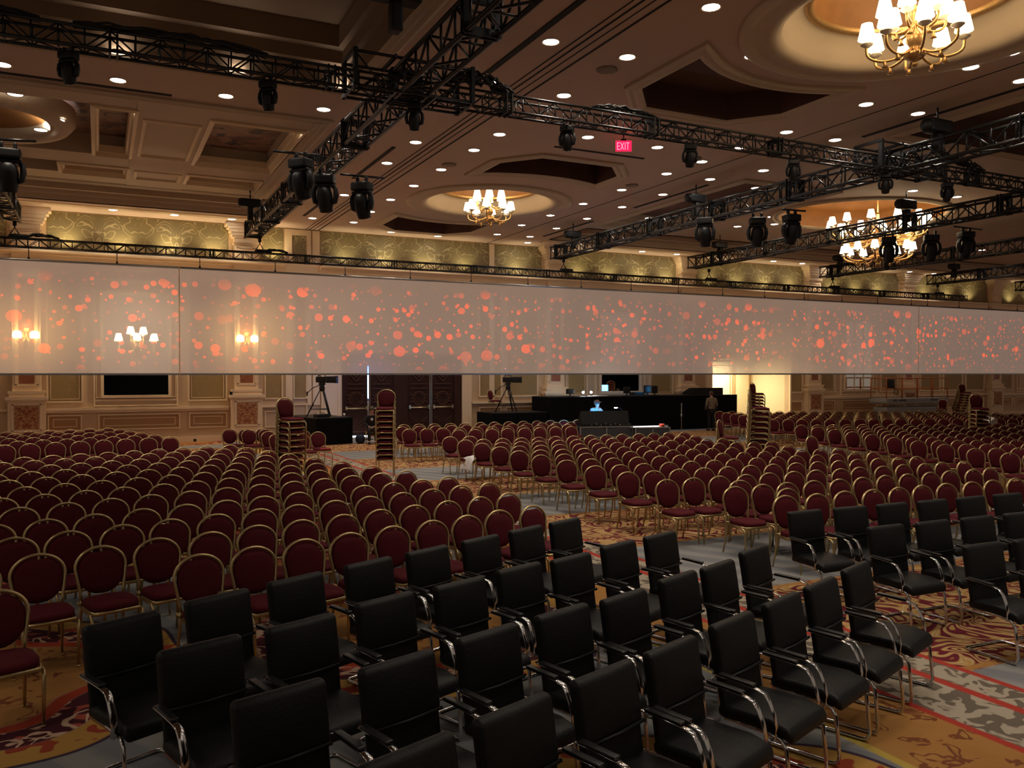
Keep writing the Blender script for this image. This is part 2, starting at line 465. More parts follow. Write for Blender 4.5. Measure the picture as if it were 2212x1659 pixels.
def coffer(poly, depth, wall, top, steps=True, name='coffer', trim=TRIMP, inset=.0):
    mb = MB(); sweep(mb, poly, trim); mb.build('coffer_moulding', 'mould', ceiling)
    mb = MB(); sweep(mb, poly, [(0, C - .03), (0, C + depth * .35), (-.10 if steps else 0, C + depth * .38), (-.10 if steps else 0, C + depth * .6), (-.2 if steps else 0, C + depth * .64), (-.2 if steps else 0, C + depth)])
    mb.build('coffer_side', wall, ceiling)
    mb = MB(); n = len(poly); P = poly if area2(poly) < 0 else poly[::-1]
    mb.add([(x, y, C + depth) for x, y in P], [tuple(range(n))], False); mb.build('coffer_top', top, ceiling)
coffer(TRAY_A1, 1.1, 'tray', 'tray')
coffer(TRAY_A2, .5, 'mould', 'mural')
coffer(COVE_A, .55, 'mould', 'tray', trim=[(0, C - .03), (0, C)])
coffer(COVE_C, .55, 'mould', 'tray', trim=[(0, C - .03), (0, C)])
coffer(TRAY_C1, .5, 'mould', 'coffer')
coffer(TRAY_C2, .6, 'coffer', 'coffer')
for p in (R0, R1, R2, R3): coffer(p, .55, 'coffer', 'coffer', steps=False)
mb = MB(); sweep(mb, OVAL_C, TRIMP); mb.build('dome_moulding', 'mould', ceiling)
mb = MB(); mb.lathe([(1.0, C - .03), (.97, C + .3), (.86, C + .55), (.80, C + .56), (.78, C + .7), (.6, C + 1.0), (.3, C + 1.2), (0, C + 1.25)], 48, (D3[0], D3[1], 0), sx=3.0, sy=2.5, cap=False); mb.build('dome', 'domegold', ceiling)
for c in (D1, D2):
    mb = MB(); mb.lathe([(2.75, C), (2.75, C - .05), (2.62, C - .08), (2.5, C - .04), (2.36, C - .035), (2.28, C - .07), (2.16, C - .055), (2.07, C - .02), (2.03, C + .06), (1.98, C + .22), (1.88, C + .34), (1.74, C + .40), (1.66, C + .41)], 64, (*c, 0), cap=False); mb.build('dome_ring', 'mould', ceiling)
    mb = MB(); mb.lathe([(1.68, C + .405), (1.64, C + .38), (1.58, C + .38), (1.54, C + .43), (1.53, C + .48)], 64, (*c, 0), cap=False); mb.build('dome_rim', 'brass', ceiling)
    mb = MB(); mb.lathe([(1.56, C + .44), (1.5, C + .75), (1.25, C + 1.05), (.8, C + 1.25), (.4, C + 1.32), (0, C + 1.34)], 48, (*c, 0), cap=False); mb.build('dome', 'domegold', ceiling)
# beams that cross the painted tray on the left, its second field and the cove beside it
mb = MB(); mb.box(.75, 2.3, 19.2, 27.9, C - .035, C + .5); mb.box(-12.5, 4.45, 24.4, 25.6, C - .02, C + .5)
mb.box(-12.5, 4.45, 26.9, 27.9, C - .02, C + .5); mb.box(-12.5, 4.45, 19.2, 19.9, C - .02, C + .5); mb.build('coffer_beam', 'mould', ceiling)
mb = MB()
for p in (rect(2.35, 4.3, 20.0, 24.3), rect(-.05, .7, 20.0, 24.3), rect(2.35, 4.3, 25.7, 26.8), rect(-.9, .7, 25.7, 26.8), rect(1.0, 2.05, 20.6, 23.9), rect(1.0, 2.05, 25.9, 26.7)):
    sweep(mb, p, [(.1, C - .02), (.1, C - .06), (.02, C - .09), (-.02, C + .02), (-.06, C + .03), (-.08, C + .2)])
mb.build('coffer_frame', 'trim', ceiling)
mb = MB(); mb.lathe([(1.12, C + .4), (1.12, C + .1), (1.05, C - .06), (.95, C - .08), (.86, C + .0), (.82, C + .16), (.8, C + .3)], 48, (-2.7, 22.3, 0), sx=2.0, sy=1.85, cap=False); mb.build('oval_moulding', 'mould', ceiling)
mb = MB(); mb.lathe([(.82, C + .2), (.6, C + .44), (0, C + .47)], 40, (-2.7, 22.3, 0), sx=2.0, sy=1.85, cap=False); mb.build('oval_dome', 'domegold', ceiling)
# cornice: a run of mouldings below the cove, facing the hall
for x0, x1 in ((-12.5, 5.95), (17.2, 60)):
    mb = MB()
    prof = [(31.52, C + .55), (31.52, C + .44), (31.7, C + .40), (31.72, C + .26), (31.95, C + .2), (31.97, C + .12), (32.05, C + .1), (32.07, C - .02), (32.3, C - .04), (32.3, C - .001)]
    vs = [(x, y, z) for x in (x0, x1) for y, z in prof]; n = len(prof)
    mb.add(vs, [(i, i + 1, n + i + 1, n + i) for i in range(n - 1)], False); mb.build('cornice', 'trim', ceiling)
# folding-wall tracks and slots in the ceiling
def slot(x0, x1, y0, y1, label, group):
    mb = MB(); mb.box(x0, x1, y0, y1, C - .02, C + .0)
    tag(mb.build('air_slot', 'slot'), label, 'air vent', group)
mb = MB()
for x, w in ((7.36, .02), (7.5, .035), (7.66, .015), (7.86, .04), (15.25, .015)):
    mb.box(x - w / 2, x + w / 2, 8.0, WALLY, C - .012, C)
    if x in (7.86, 15.25): mb.box(x - w / 2, x + w / 2, -4, 8.0, C - .012, C)
struct(mb, 'trim_1', 'slot')
SG = 'black slot vents in the ceiling'
slot(6.58, 6.70, 10.0, 14.6, 'long black slot vent in the ceiling above the near truss crossing', SG)
slot(6.64, 6.74, 20.4, 24.2, 'black slot vent in the ceiling just right of the three large moving lights', SG)
slot(6.62, 6.72, 28.4, 30.7, 'short black slot vent in the ceiling near the end of the left cross truss', SG)
slot(16.5, 16.6, 10.0, 14.55, 'black slot vent in the ceiling below the large chandelier at upper right', SG)
slot(16.5, 16.6, 20.3, 24.2, 'black slot vent in the ceiling right of the round domes, nearer one', SG)
slot(16.55, 16.65, 27.0, 30.9, 'black slot vent in the ceiling right of the round domes, one nearest the back wall', SG)
slot(-5, 1.36, 18.6, 18.69, 'black slot vent in the ceiling behind the left run of the lighting truss', SG)
slot(10.3, 13.0, 18.54, 18.62, 'black slot vent in the ceiling beside the red exit sign', SG)
for i, (px, py, lab) in enumerate([(1311, 150, 'left of the large dome'), (970, 355, 'left of the far round dome'), (1500, 342, 'right of the red exit sign'), (1365, 400, 'right of the far octagonal coffer')]):
    p = atZ(px, py, C); mb = MB(); mb.lathe([(.19, 0), (.2, -.02), (.17, -.03), (0, -.03)], 20, (p.x, p.y, C)); tag(mb.build('ceiling_speaker', 'speaker'), 'round grey speaker grille flush in the ceiling ' + lab, 'speaker', 'ceiling speaker grilles')
# ------------------------------------------------------------------ back wall
AL0, AL1, ALZ = 27.6, 32.8, 3.3                                   # lit alcove
mb = MB()
mb.box(X0, AL0, WALLY, WALLY + .3, 0, C + 1.4); mb.box(AL1, X1, WALLY, WALLY + .3, 0, C + 1.4); mb.box(AL0, AL1, WALLY, WALLY + .3, ALZ, C + 1.4)
wall = struct(mb, 'wall_back', 'cream')
mb = MB(); mb.box(AL0 - .1, AL1 + .1, 36.3, 36.5, 0, ALZ + .1); mb.box(AL0 - .2, AL0, WALLY + .3, 36.5, 0, ALZ + .1); mb.box(AL1, AL1 + .2, WALLY + .3, 36.5, 0, ALZ + .1); mb.box(AL0 - .2, AL1 + .2, WALLY + .3, 36.5, ALZ, ALZ + .1)
struct(mb, 'wall_alcove', 'alcove')
mb = MB()
for x in (28.1, 29.65, 29.75, 31.3, 31.4, 32.6): mb.box(x - .02, x + .02, 36.26, 36.3, .1, ALZ)
for x0, x1 in ((28.25, 29.5), (29.9, 31.15), (31.5, 32.5)):
    for z in (.3, 3.0): mb.box(x0, x1, 36.27, 36.3, z - .02, z + .02)
    for x in (x0, x1): mb.box(x - .02, x + .02, 36.27, 36.3, .3, 3.0)
struct(mb, 'trim_2', 'dado')
lamp('alcove_light', 'AREA', (30.2, 35.2, ALZ - .06), 150, (1, .88, .60), size=1.2, shape='RECTANGLE', size_y=.8)
# unseen low black sheet behind the camera, added so the mirrors reflect dark
mb = MB(); mb.box(X0, X1, Y0 + .02, Y0 + .1, 0, 2.6); struct(mb, 'unseen_dark_sheet', 'drape')
# frieze wallpaper
mb = MB()
for x0, x1 in ((-12.6, -2.85), (-1.62, 4.42), (5.7, 6.5), (6.86, 7.36), (7.95, 15.32), (15.62, 17.95), (19.15, 25.4), (26.6, 33.8), (35.0, 41.1), (42.3, 48.9), (50.1, 60)):
    mb.box(x0, x1, WALLY - .02, WALLY, 6.86, C - .04)
mb.build('frieze_wallpaper', 'damask', wall)
mb = MB()
for x0, x1 in ((6.56, 6.82), (7.4, 7.56), (7.62, 7.9), (15.34, 15.58)): mb.box(x0, x1, WALLY - .06, WALLY, 1.3, C - .04)
mb.box(6.82, 7.4, WALLY - .05, WALLY, 8.0, C - .04); mb.box(6.5, 7.9, WALLY - .05, WALLY, 6.5, 6.9)
struct(mb, 'trim_3', 'trim')
mb = MB()                                                         # ledge with uplights
for x0, x1 in ((X0, 6.5), (7.9, X1)):
    mb.box(x0, x1, WALLY - .55, WALLY, 6.74, 6.82); mb.box(x0, x1, WALLY - .24, WALLY, 6.66, 6.74); mb.box(x0, x1, WALLY - .14, WALLY, 6.50, 6.66)
    mb.box(x0, x1, WALLY - .06, WALLY, 6.30, 6.34)
struct(mb, 'trim_4', 'trim')
for x in (-3.9, -1.0, .75, 2.3, 3.9, 6.1, 8.9, 10.6, 12.3, 14.1, 16.6, 19.8, 21.5, 23.2, 24.8, 27.4, 29.2, 31.0, 32.8, 35.8, 37.6, 39.4, 43.2, 45.2, 47.2, 51, 53):
    k = 1.7 if x < 7 else 1.0
    lamp('ledge_uplight', 'SPOT', (x, WALLY - .44, 6.86), LEDGE_W * k, (1, .80, .45) if x < 7 else (1, .86, .52), rot=(PI - .25, 0, 0), spot_size=2.1, spot_blend=.9, shadow_soft_size=.05)
PIL = [-2.25, 5.05, 18.55, 26.0, 34.4, 41.7, 49.5]
mb = MB(); ins = MB(); cr = []
for x in PIL:
    def B(w, d, z0, z1): mb.box(x - w / 2, x + w / 2, WALLY - d, WALLY, z0, z1)
    B(1.14, .34, 0, 1.62); B(1.2, .38, 0, .2); B(1.2, .38, 1.58, 1.64); B(1.28, .43, 1.64, 1.75); B(1.06, .36, 1.75, 1.93); B(1.12, .38, 1.86, 1.95)
    B(.86, .26, 1.95, 7.55)
    for i, (w, z0, z1) in enumerate(((.96, 7.45, 7.52), (.9, 7.52, 7.7), (1.05, 7.7, 7.78), (1.14, 7.78, 7.9), (1.25, 7.9, 8.02), (1.4, 8.02, 8.12), (1.55, 8.12, C - .002))): B(w, .3 + .05 * i, z0, z1)
    for a, b, z0, z1, y in ((.32, .32, 2.15, 5.9, .26), (.42, .42, .58, 1.5, .34), (.3, .3, 6.95, 7.35, .26)):   # raised frames
        for s in (-a, b): mb.box(x + s - .03, x + s + .03, WALLY - y - .03, WALLY - y, z0, z1)
        for z in (z0, z1): mb.box(x - a - .03, x + b + .03, WALLY - y - .03, WALLY - y, z - .03, z + .03)
    ins.box(x - .23, x + .23, WALLY - .275, WALLY - .25, 2.2, 5.8)
struct(mb, 'trim_5', 'trim'); ins.build('marble_inset', 'marble', wall)
CM = crest()
for x in PIL:
    mb = MB(); mb.box(-.36, .36, -.015, .02, .64, 1.44); o = mb.build('crest_panel', CM, wall); o.location = (x, WALLY - .35, 0)
# bays with a mirror: panels left and right, dado below
mb = MB(); dm = MB(); dd = MB(); fr = MB()
def frame(m, x0, x1, z0, z1, t=.05, d=.05, y=0.0):
    for a, b, c, e in ((x0 - t, x0, z0 - t, z1 + t), (x1, x1 + t, z0 - t, z1 + t), (x0, x1, z0 - t, z0), (x0, x1, z1, z1 + t)): m.box(a, b, WALLY - y - d, WALLY - y, c, e)
def mirror_bay(xc, mx0, mx1):
    x0, x1 = xc - 3.05, xc + 3.05
    mb.box(x0 - .05, x1 + .05, WALLY - .16, WALLY, 1.24, 1.33); mb.box(x0 - .05, x1 + .05, WALLY - .10, WALLY, 1.16, 1.24); mb.box(x0 - .05, x1 + .05, WALLY - .06, WALLY, 0, .22)
    for a, b in ((x0 + .12, x0 + 1.15), (x1 - 1.35, x1 - .06)):
        dm.box(a, b, WALLY - .012, WALLY, 1.58, 6.1); frame(mb, a, b, 1.58, 6.1, .06, .06); frame(mb, a + .08, b - .08, 1.66, 6.0, .025, .03)
    for a, b in ((x0 + .14, x0 + 1.12), (xc - 1.32, xc + 1.32), (x1 - 1.33, x1 - .06)):
        dd.box(a, b, WALLY - .012, WALLY, .56, 1.04); frame(mb, a, b, .56, 1.04, .05, .05); frame(mb, a + .14, b - .14, .68, .92, .025, .03)
    frame(mb, mx0 - .28, mx1 + .28, 1.42, 5.9, .05, .06); mb.box(mx0 - .3, mx1 + .3, WALLY - .05, WALLY, 1.55, 1.62)
    for a in (mx0 - .28, mx1 + .02): frame(mb, a + .05, a + .22, 1.70, 5.6, .03, .05)
mirror_bay(1.32, .14, 2.29); mirror_bay(22.2, 21.1, 23.25); mirror_bay(38.0, 36.9, 39.0); mirror_bay(53.2, 52.1, 54.2)
# panels between the bays and round the doors
for a, b in ((14.9, 15.9), (16.2, 17.7), (32.95, 33.7), (43.0, 44.6), (45.0, 46.6), (47.0, 48.6), (-7.5, -5.6), (-5.2, -3.3)):
    dm.box(a, b, WALLY - .012, WALLY, 1.58, 6.1); frame(mb, a, b, 1.58, 6.1, .06, .06)
    dd.box(a, b, WALLY - .012, WALLY, .56, 1.04); frame(mb, a, b, .56, 1.04, .05, .05)
mb.box(14.5, 18.0, WALLY - .14, WALLY, 1.24, 1.33); mb.box(42.3, 48.95, WALLY - .14, WALLY, 1.24, 1.33); mb.box(-12, -2.85, WALLY - .14, WALLY, 1.24, 1.33)
dm.box(6.9, 7.35, WALLY - .012, WALLY, 1.6, 6.0); frame(mb, 6.9, 7.35, 1.6, 6.0, .05, .05); dm.box(5.8, 6.4, WALLY - .012, WALLY, 1.6, 6.0); frame(mb, 5.8, 6.4, 1.6, 6.0, .05, .05)
mb.box(5.65, 6.55, WALLY - .14, WALLY, 1.24, 1.33); frame(mb, 6.9, 7.35, .3, 1.3, .05, .05); frame(mb, 5.8, 6.4, .5, 1.05, .05, .05)
mb.box(14.0, 14.45, WALLY - .16, WALLY, 0, 3.3); mb.box(7.95, 8.8, WALLY - .1, WALLY, 0, 3.3); frame(mb, 8.1, 8.6, .3, 3.0, .04, .13)
mb.box(AL0 - .35, AL0, WALLY - .12, WALLY, 0, ALZ + .3); mb.box(AL1, AL1 + .1, WALLY - .12, WALLY, 0, ALZ + .3)
struct(mb, 'trim_6', 'trim'); dm.build('fabric_panel', 'damask_small', wall); dd.build('dado_panel', 'dado', wall)
mb = MB(); mb.box(X0, 8.8, WALLY - .05, WALLY, 0, .2); mb.box(14.45, AL0, WALLY - .05, WALLY, 0, .2); mb.box(AL1, X1, WALLY - .05, WALLY, 0, .2); struct(mb, 'baseboard_back', 'trim')
def wall_mirror(x0, x1, z0, z1, label, bars=0):
    t = thing('wall_mirror', label, 'mirror', ((x0 + x1) / 2, WALLY, 0), group=None); w = (x1 - x0) / 2
    m = MB(); m.box(-w, w, -.035, 0, z0, z1); m.build('mirror_glass', 'mirror', t)
    m = MB()
    for a, b, c, e in ((-w - .1, -w, z0 - .1, z1 + .1), (w, w + .1, z0 - .1, z1 + .1), (-w, w, z0 - .1, z0), (-w, w, z1, z1 + .1)): m.box(a, b, -.09, 0, c, e)
    m.build('frame', 'trim', t)
    if bars:
        for k in range(1, bars): 
            m = MB(); x = -w + 2 * w * k / bars; m.box(x - .025, x + .025, -.06, -.035, z0, z1); m.build('glazing_bar', 'trim', t)
wall_mirror(.14, 2.29, 1.77, 5.4, 'large dark mirror in a pale moulded frame behind the left of the screen')
wall_mirror(21.1, 23.25, 1.72, 5.4, 'wall mirror above the black draped platform, with blue screens reflected in it')
wall_mirror(36.9, 39.0, 1.70, 5.4, 'mirror divided by pale bars on the wall left of the scissor lift', 3)
# doors
def door_leaf(n, x0, x1, bar_left):
    m = MB(); m.box(x0, x1, WALLY - .06, WALLY - .005, .01, 3.12); o = struct(m, 'door_%d' % n, 'wood')
    m = MB(); xc = (x0 + x1) / 2; y0, y1 = WALLY - .10, WALLY - .055; w = (x1 - x0) * .36
    def ring(cx, cz, R, wd, seg=20):
        for k in range(seg):
            a, b = 2 * PI * k / seg, 2 * PI * (k + 1) / seg
            m.bar((cx + R * math.cos(a), WALLY - .075, cz + R * math.sin(a)), (cx + R * math.cos(b), WALLY - .075, cz + R * math.sin(b)), wd, .05, up=(0, 1, 0))
    ring(xc, 1.52, .27, .05); ring(xc, 1.52, .19, .025)
    for s in (-1, 1):
        for dz in (-.14, .0, .14): m.box(xc + s * (w - .04) - .06, xc + s * (w - .04) + .06, y0, y1, 1.52 + dz - .02, 1.52 + dz + .02)
    for z in (1.93, 2.12): 
        m.box(xc - w, xc + w, y0, y1, z - .02, z + .02)
    for z in (1.2, ): m.box(xc - w, xc + w, y0, y1, z - .015, z + .015)
    for off in (0, .13):
        for s in (-1, 1): m.bar((xc, WALLY - .075, 2.22 + off * 1.3), (xc + s * (w - off * .2), WALLY - .075, 2.64 + off), .045, .05, up=(0, 1, 0))
        for s in (-1, 1): m.bar((xc + s * .1, WALLY - .075, .40 + off * .9), (xc + s * w, WALLY - .075, .72 + off * .9 - .12), .03, .05, up=(0, 1, 0))
    m.box(xc - w, xc + w, y0, y1, .16, .2)
    m.build('door_carving', 'woodlit', o)
    m = MB(); a, b = (x0 + .06, x1 - .06); m.tube([(a, WALLY - .17, 1.13), (b, WALLY - .17, 1.13)], .03, 10); 
    for x in (a + .03, b - .03): m.box(x - .035, x + .035, WALLY - .18, WALLY - .06, 1.07, 1.22)
    m.build('push_bar', 'satin', o)
    m = MB(); x = x1 - .02 if bar_left else x0 + .02; m.box(x - .012, x + .012, WALLY - .075, WALLY - .055, .02, 3.1); m.build('edge_strip', 'satin', o)
door_leaf(1, 8.85, 9.88, True); door_leaf(2, 9.92, 10.95, False); door_leaf(3, 11.55, 12.58, True); door_leaf(4, 12.62, 13.65, False)
mb = MB(); mb.box(8.78, 8.85, WALLY - .13, WALLY, 0, 3.35); mb.box(10.95, 11.55, WALLY - .13, WALLY, 0, 3.35); mb.box(13.65, 14.0, WALLY - .13, WALLY, 0, 3.35); mb.box(8.78, 14.0, WALLY - .13, WALLY, 3.12, 3.35)
struct(mb, 'trim_7', 'wood')
mb = MB(); mb.box(-.05, .05, -.03, 0, 0, .12); t = mb.build('wall_socket', 'black'); t.location = atY(421, 955, WALLY - .05); tag(t, 'small black wall socket low on the baseboard left of the aisle', 'socket')
mb = MB(); mb.box(-.05, .05, -.03, 0, -.05, .07); t = mb.build('wall_box', 'black'); t.location = atY(499, 850, WALLY - .40); tag(t, 'small black box on the wall at the edge of the second pilaster', 'box')
# ------------------------------------------------------------------ lamps on the wall
def shade_mesh(r=.14, h=.25, name='lamp_shade'):
    m = MB(); m.lathe([(r, 0), (r * .62, h), (r * .60, h), (r * .97, .005)], 16, cap=False)
    return m.build(name, 'shade', raw=True)
SHADE = shade_mesh()
def sconce(x, z, label):
    t = thing('wall_sconce', label, 'lamp', (x, WALLY - .26, z), group='lit wall sconces')
    m = MB(); m.lathe([(0, -.42), (.04, -.4), (.03, -.34), (.10, -.25), (.13, -.12), (.05, -.02), (.04, .2)], 14, sy=.6, c=(0, -.1, 0)); m.rbox((0, -.03, 0), (.22, .05, .7), .02); m.build('bracket', 'brass', t)
    for s in (-1, 1):
        m = MB(); m.lathe([(.0, -.02), (.13, -.02), (.15, .06), (.14, .16), (.1, .22), (.0, .24)], 14, (s * .26, -.2, 0)); m.build('glass_cup', 'sconce', t)
        m = MB(); m.tube([(0, -.1, -.2), (s * .12, -.2, -.25), (s * .24, -.22, -.16), (s * .26, -.2, -.02)], .018); m.build('arm', 'brass', t)
    lamp('sconce_light', 'POINT', (0, -.26, .35), 14, (1, .62, .28), t, shadow_soft_size=.12)
sconce(-2.25, 3.78, 'two-cup wall sconce glowing through the screen at the far left')
sconce(5.05, 3.78, 'two-cup wall sconce glowing through the screen, right of the five-shade lamp')
def arm_path(a, r, z0, z1, dip):
    ca, sa = math.cos(a), math.sin(a); P = []
    for s, zz in ((.08, z0), (.35, z0 - dip * .75), (.62, z0 - dip), (.86, z0 - dip * .8), (1.0, z0 - dip * .25), (1.0, z1)):
        P.append((ca * r * s, sa * r * s, zz))
    Q = []
    for i in range(len(P) - 1):                                   # Catmull-Rom
        p0, p1, p2, p3 = [Vector(P[max(0, min(len(P) - 1, i + k))]) for k in (-1, 0, 1, 2)]
        for t in (0, .33, .66):
            Q.append(.5 * ((2 * p1) + (p2 - p0) * t + (2 * p0 - 5 * p1 + 4 * p2 - p3) * t * t + (3 * p1 - p0 - 3 * p2 + p3) * t ** 3))
    return Q + [Vector(P[-1])]
def lamp_arms(t, n, r, z0, z1, dip, off=0.0, arm_r=.022):
    for k in range(n):
        a = 2 * PI * (k + off) / n
        m = MB(); m.tube(arm_path(a, r, z0, z1, dip), arm_r, 8)
        m.lathe([(0, -.09), (.05, -.08), (.02, -.03), (.03, 0), (.0, .03)], 10, (math.cos(a) * r * .62, math.sin(a) * r * .62, z0 - dip - .02))
        arm = m.build('arm', 'brass', t)
        x, y = math.cos(a) * r, math.sin(a) * r
        m = MB(); m.lathe([(.012, -.09), (.10, -.03), (.105, -.015), (.03, -.02), (.02, .05), (.02, .12)], 12, (x, y, z1)); m.build('candle_cup', 'crystal', arm)
        s = ob('lamp_shade', SHADE, arm); s.location = (x, y, z1 + .06)
t = thing('wall_chandelier', 'five-shade wall lamp glowing through the screen in front of the left mirror', 'lamp', (1.22, WALLY - .42, 0))
m = MB(); m.rbox((0, .36, 3.5), (.3, .06, .7), .02); m.tube([(0, .36, 3.45), (0, .2, 3.35), (0, 0, 3.4)], .03); m.lathe([(0, 3.2), (.06, 3.25), (.03, 3.32), (.11, 3.42), (.06, 3.55), (.03, 3.75), (0, 3.8)], 14); m.build('bracket', 'brass', t)
for sx, sy, sz in ((-.60, 0, 3.72), (-.2, .12, 3.98), (.22, .12, 3.97), (0, -.3, 3.72), (.58, 0, 3.73)):
    m = MB(); m.tube([(0, 0, 3.45), (sx * .5, sy * .5, 3.3), (sx, sy, 3.4), (sx, sy, sz)], .018); a = m.build('arm', 'brass', t)
    m = MB(); m.lathe([(.012, -.09), (.09, -.03), (.03, -.02), (.02, .08)], 12, (sx, sy, sz)); m.build('candle_cup', 'crystal', a)
    s = ob('lamp_shade', SHADE, a); s.location = (sx, sy, sz + .02)
lamp('wall_chandelier_light', 'POINT', (0, -.05, 3.95), 40, (1, .78, .50), t, shadow_soft_size=.1)
def chandelier(loc, label, tiers, zb, ztop, scale=1.0):
    t = thing('chandelier', label, 'chandelier', loc, group='chandeliers with white shades')
    h = ztop - zb; m = MB()
    prof = [(0, 0), (.03, .01), (.05, .05), (.02, .08), (.12, .13), (.17, .18), (.16, .22), (.06, .26), (.09, .34), (.14, .42), (.13, .52), (.05, .60), (.04, .72), (.08, .80), (.10, .86), (.03, .95), (.03, 1.1)]
    m.lathe([(r * scale, zb + z * scale) for r, z in prof], 20); m.tube([(0, 0, zb + 1.05 * scale), (0, 0, ztop)], .015 * scale, 6); m.build('stem', 'brass', t)
    m = MB(); m.lathe([(.0, -.10), (.12, -.08), (.16, -.02), (.17, 0), (0, 0)], 20, (0, 0, ztop)); m.build('ceiling_rose', 'brass', t)
    for n, r, z0, z1, dip, off in tiers: lamp_arms(t, n, r, z0, z1, dip, off, .022 * scale)
    return t
DT = C + 1.33
t = chandelier((*D1, 0), 'large white-shaded chandelier hanging from the dome at the top right', [(8, .72, 7.80, 7.95, .17, 0.1), (6, .46, 8.18, 8.30, .13, .4)], 7.5, DT)
lamp('chandelier_light', 'POINT', (0, 0, 8.5), 14, (1, .72, .40), t, shadow_soft_size=.3)
t = chandelier((*D2, 0), 'white-shaded chandelier hanging from the far round dome at the centre', [(8, .72, 7.80, 7.95, .17, 0.3), (6, .46, 8.18, 8.30, .13, .1)], 7.5, DT)
lamp('chandelier_light', 'POINT', (0, 0, 8.5), 14, (1, .72, .40), t, shadow_soft_size=.3)
t = chandelier((24.75, 21.1, 0), 'big two-tier chandelier seen behind the trusses at the right', [(12, 1.6, 7.55, 7.78, .25, 0.1), (12, 1.25, 7.35, 7.5, .2, .5), (12, 1.12, 6.75, 6.82, .22, .2)], 6.35, C + 1.24, 1.7)
lamp('chandelier_light', 'POINT', (0, 0, 8.2), 60, (1, .66, .32), t, shadow_soft_size=.4)
# ------------------------------------------------------------------ ceiling downlights
DL = [(5,139),(258,113),(512,153),(740,188),(255,173),(33,203),(488,207),(268,233),(699,236),(125,259),(489,261),(631,280),(88,280),(75,338),(86,368),(259,356),(355,348),(435,374),(549,386),
 (898,307),(836,352),(953,366),(894,401),(744,421),(844,431),(707,449),(801,457),(675,471),(764,480),(935,458),(845,501),(946,510),(1074,506),(1024,324),(1079,290),
 (1536,15),(1190,90),(1355,123),(1626,121),(1804,162),(2097,145),(2206,174),(1871,225),(1983,245),(1218,206),(1699,285),(1804,302),(1270,296),(1420,318),(1600,318),(1516,349),(1649,368),(1440,375),(1534,387),(1185,413),(1343,410),(1432,420),(1633,406),(1260,440),(1344,447),(1189,465),(1268,472),(1127,486),(1202,493),(1145,511),(1140,524),(1402,471),(1593,489),(1667,468),(1673,484),(1843,431),(1972,412),(2067,425),(1070,180),
 (101,440),(244,453),(377,464),(501,473),(1387,543),(1462,549),(1671,564),(1733,569),(1796,574),(1965,587),(2018,591),(2121,540)]
m = MB(); m.lathe([(.165, .004), (.17, -.012), (.15, -.016), (.135, -.006)], 24, cap=False); TR = m.build('trim_ring', 'trim', raw=True)
m = MB(); m.lathe([(.137, -.006), (.1, -.009), (0, -.010)], 24); LE = m.build('lens', 'downlens', raw=True)
SP = bpy.data.lights.new('downlight_beam', 'SPOT'); SP.energy = DOWN_W; SP.color = WHITE; SP.spot_size = 1.75; SP.spot_blend = .7; SP.shadow_soft_size = .12
pts = sorted([atZ(x, y, C) for x, y in DL], key=lambda p: p.x)
cols = []
for p in pts:
    if cols and p.x - cols[-1][-1].x < .55: cols[-1].append(p)
    else: cols.append([p])
for ci, c in enumerate(cols):
    c.sort(key=lambda p: -p.y)
    for ri, p in enumerate(c):
        lab = 'round ceiling downlight, %s from the back wall in the %s line from the left' % (ORD[ri + 1], ORD[ci + 1])
        t = thing('downlight', lab, 'ceiling light', (p.x, p.y, C - (.0 if True else 0)), group='round ceiling downlights')
        ob('trim_ring', TR, t); ob('lens', LE, t)
        s = bpy.data.objects.new('downlight_beam', SP); COL.objects.link(s); s.parent = t; s.location = (0, 0, -.03)
# the same rows of downlights go on over the stage, above and behind the camera
for y in (9.6, 6.2, 2.8, -.6, -3.6):
    for x in (-7.5, -4.4, 5.6, 7.3, 9.2, 14.6, 16.2, 19.0):
        o = ob('lens', LE, ceiling); o.location = (x, y, C); s = bpy.data.objects.new('downlight_beam', SP); COL.objects.link(s); s.location = (x, y, C - .03)
# ------------------------------------------------------------------ exit sign
t = thing('exit_sign', 'glowing red exit sign hanging under the ceiling near the centre', 'sign', (0, 0, 0))
p = atZ(1347, 316, 7.98); t.location = (p.x, p.y, 7.98); t.rotation_euler = (0, 0, -TH + .0)
m = MB(); m.box(-.19, .19, -.015, .015, -.12, .13); m.build('panel', 'exit', t)
m = MB(); m.box(-.06, .06, -.03, .03, .13, .17); m.tube([(0, 0, .16), (0, 0, C - 7.98)], .012, 6); m.build('mount', 'black', t)
m = MB(); y0, y1, T = -.022, -.014, .016
def seg(x0, z0, x1, z1): m.bar((x0, -.018, z0), (x1, -.018, z1), T, .008, up=(0, 1, 0))
for L, x in (('E', -.15), ('X', -.07), ('I', .02), ('T', .06)):
    if L == 'E': [seg(x, -.085, x, .085)] + [seg(x - T / 2, z, x + .06, z) for z in (-.078, 0, .078)]
    if L == 'X': seg(x, -.085, x + .07, .085); seg(x, .085, x + .07, -.085)
    if L == 'I': seg(x + .015, -.085, x + .015, .085)
    if L == 'T': seg(x, .078, x + .08, .078); seg(x + .04, -.085, x + .04, .085)
m.build('lettering', 'exitletter', t)
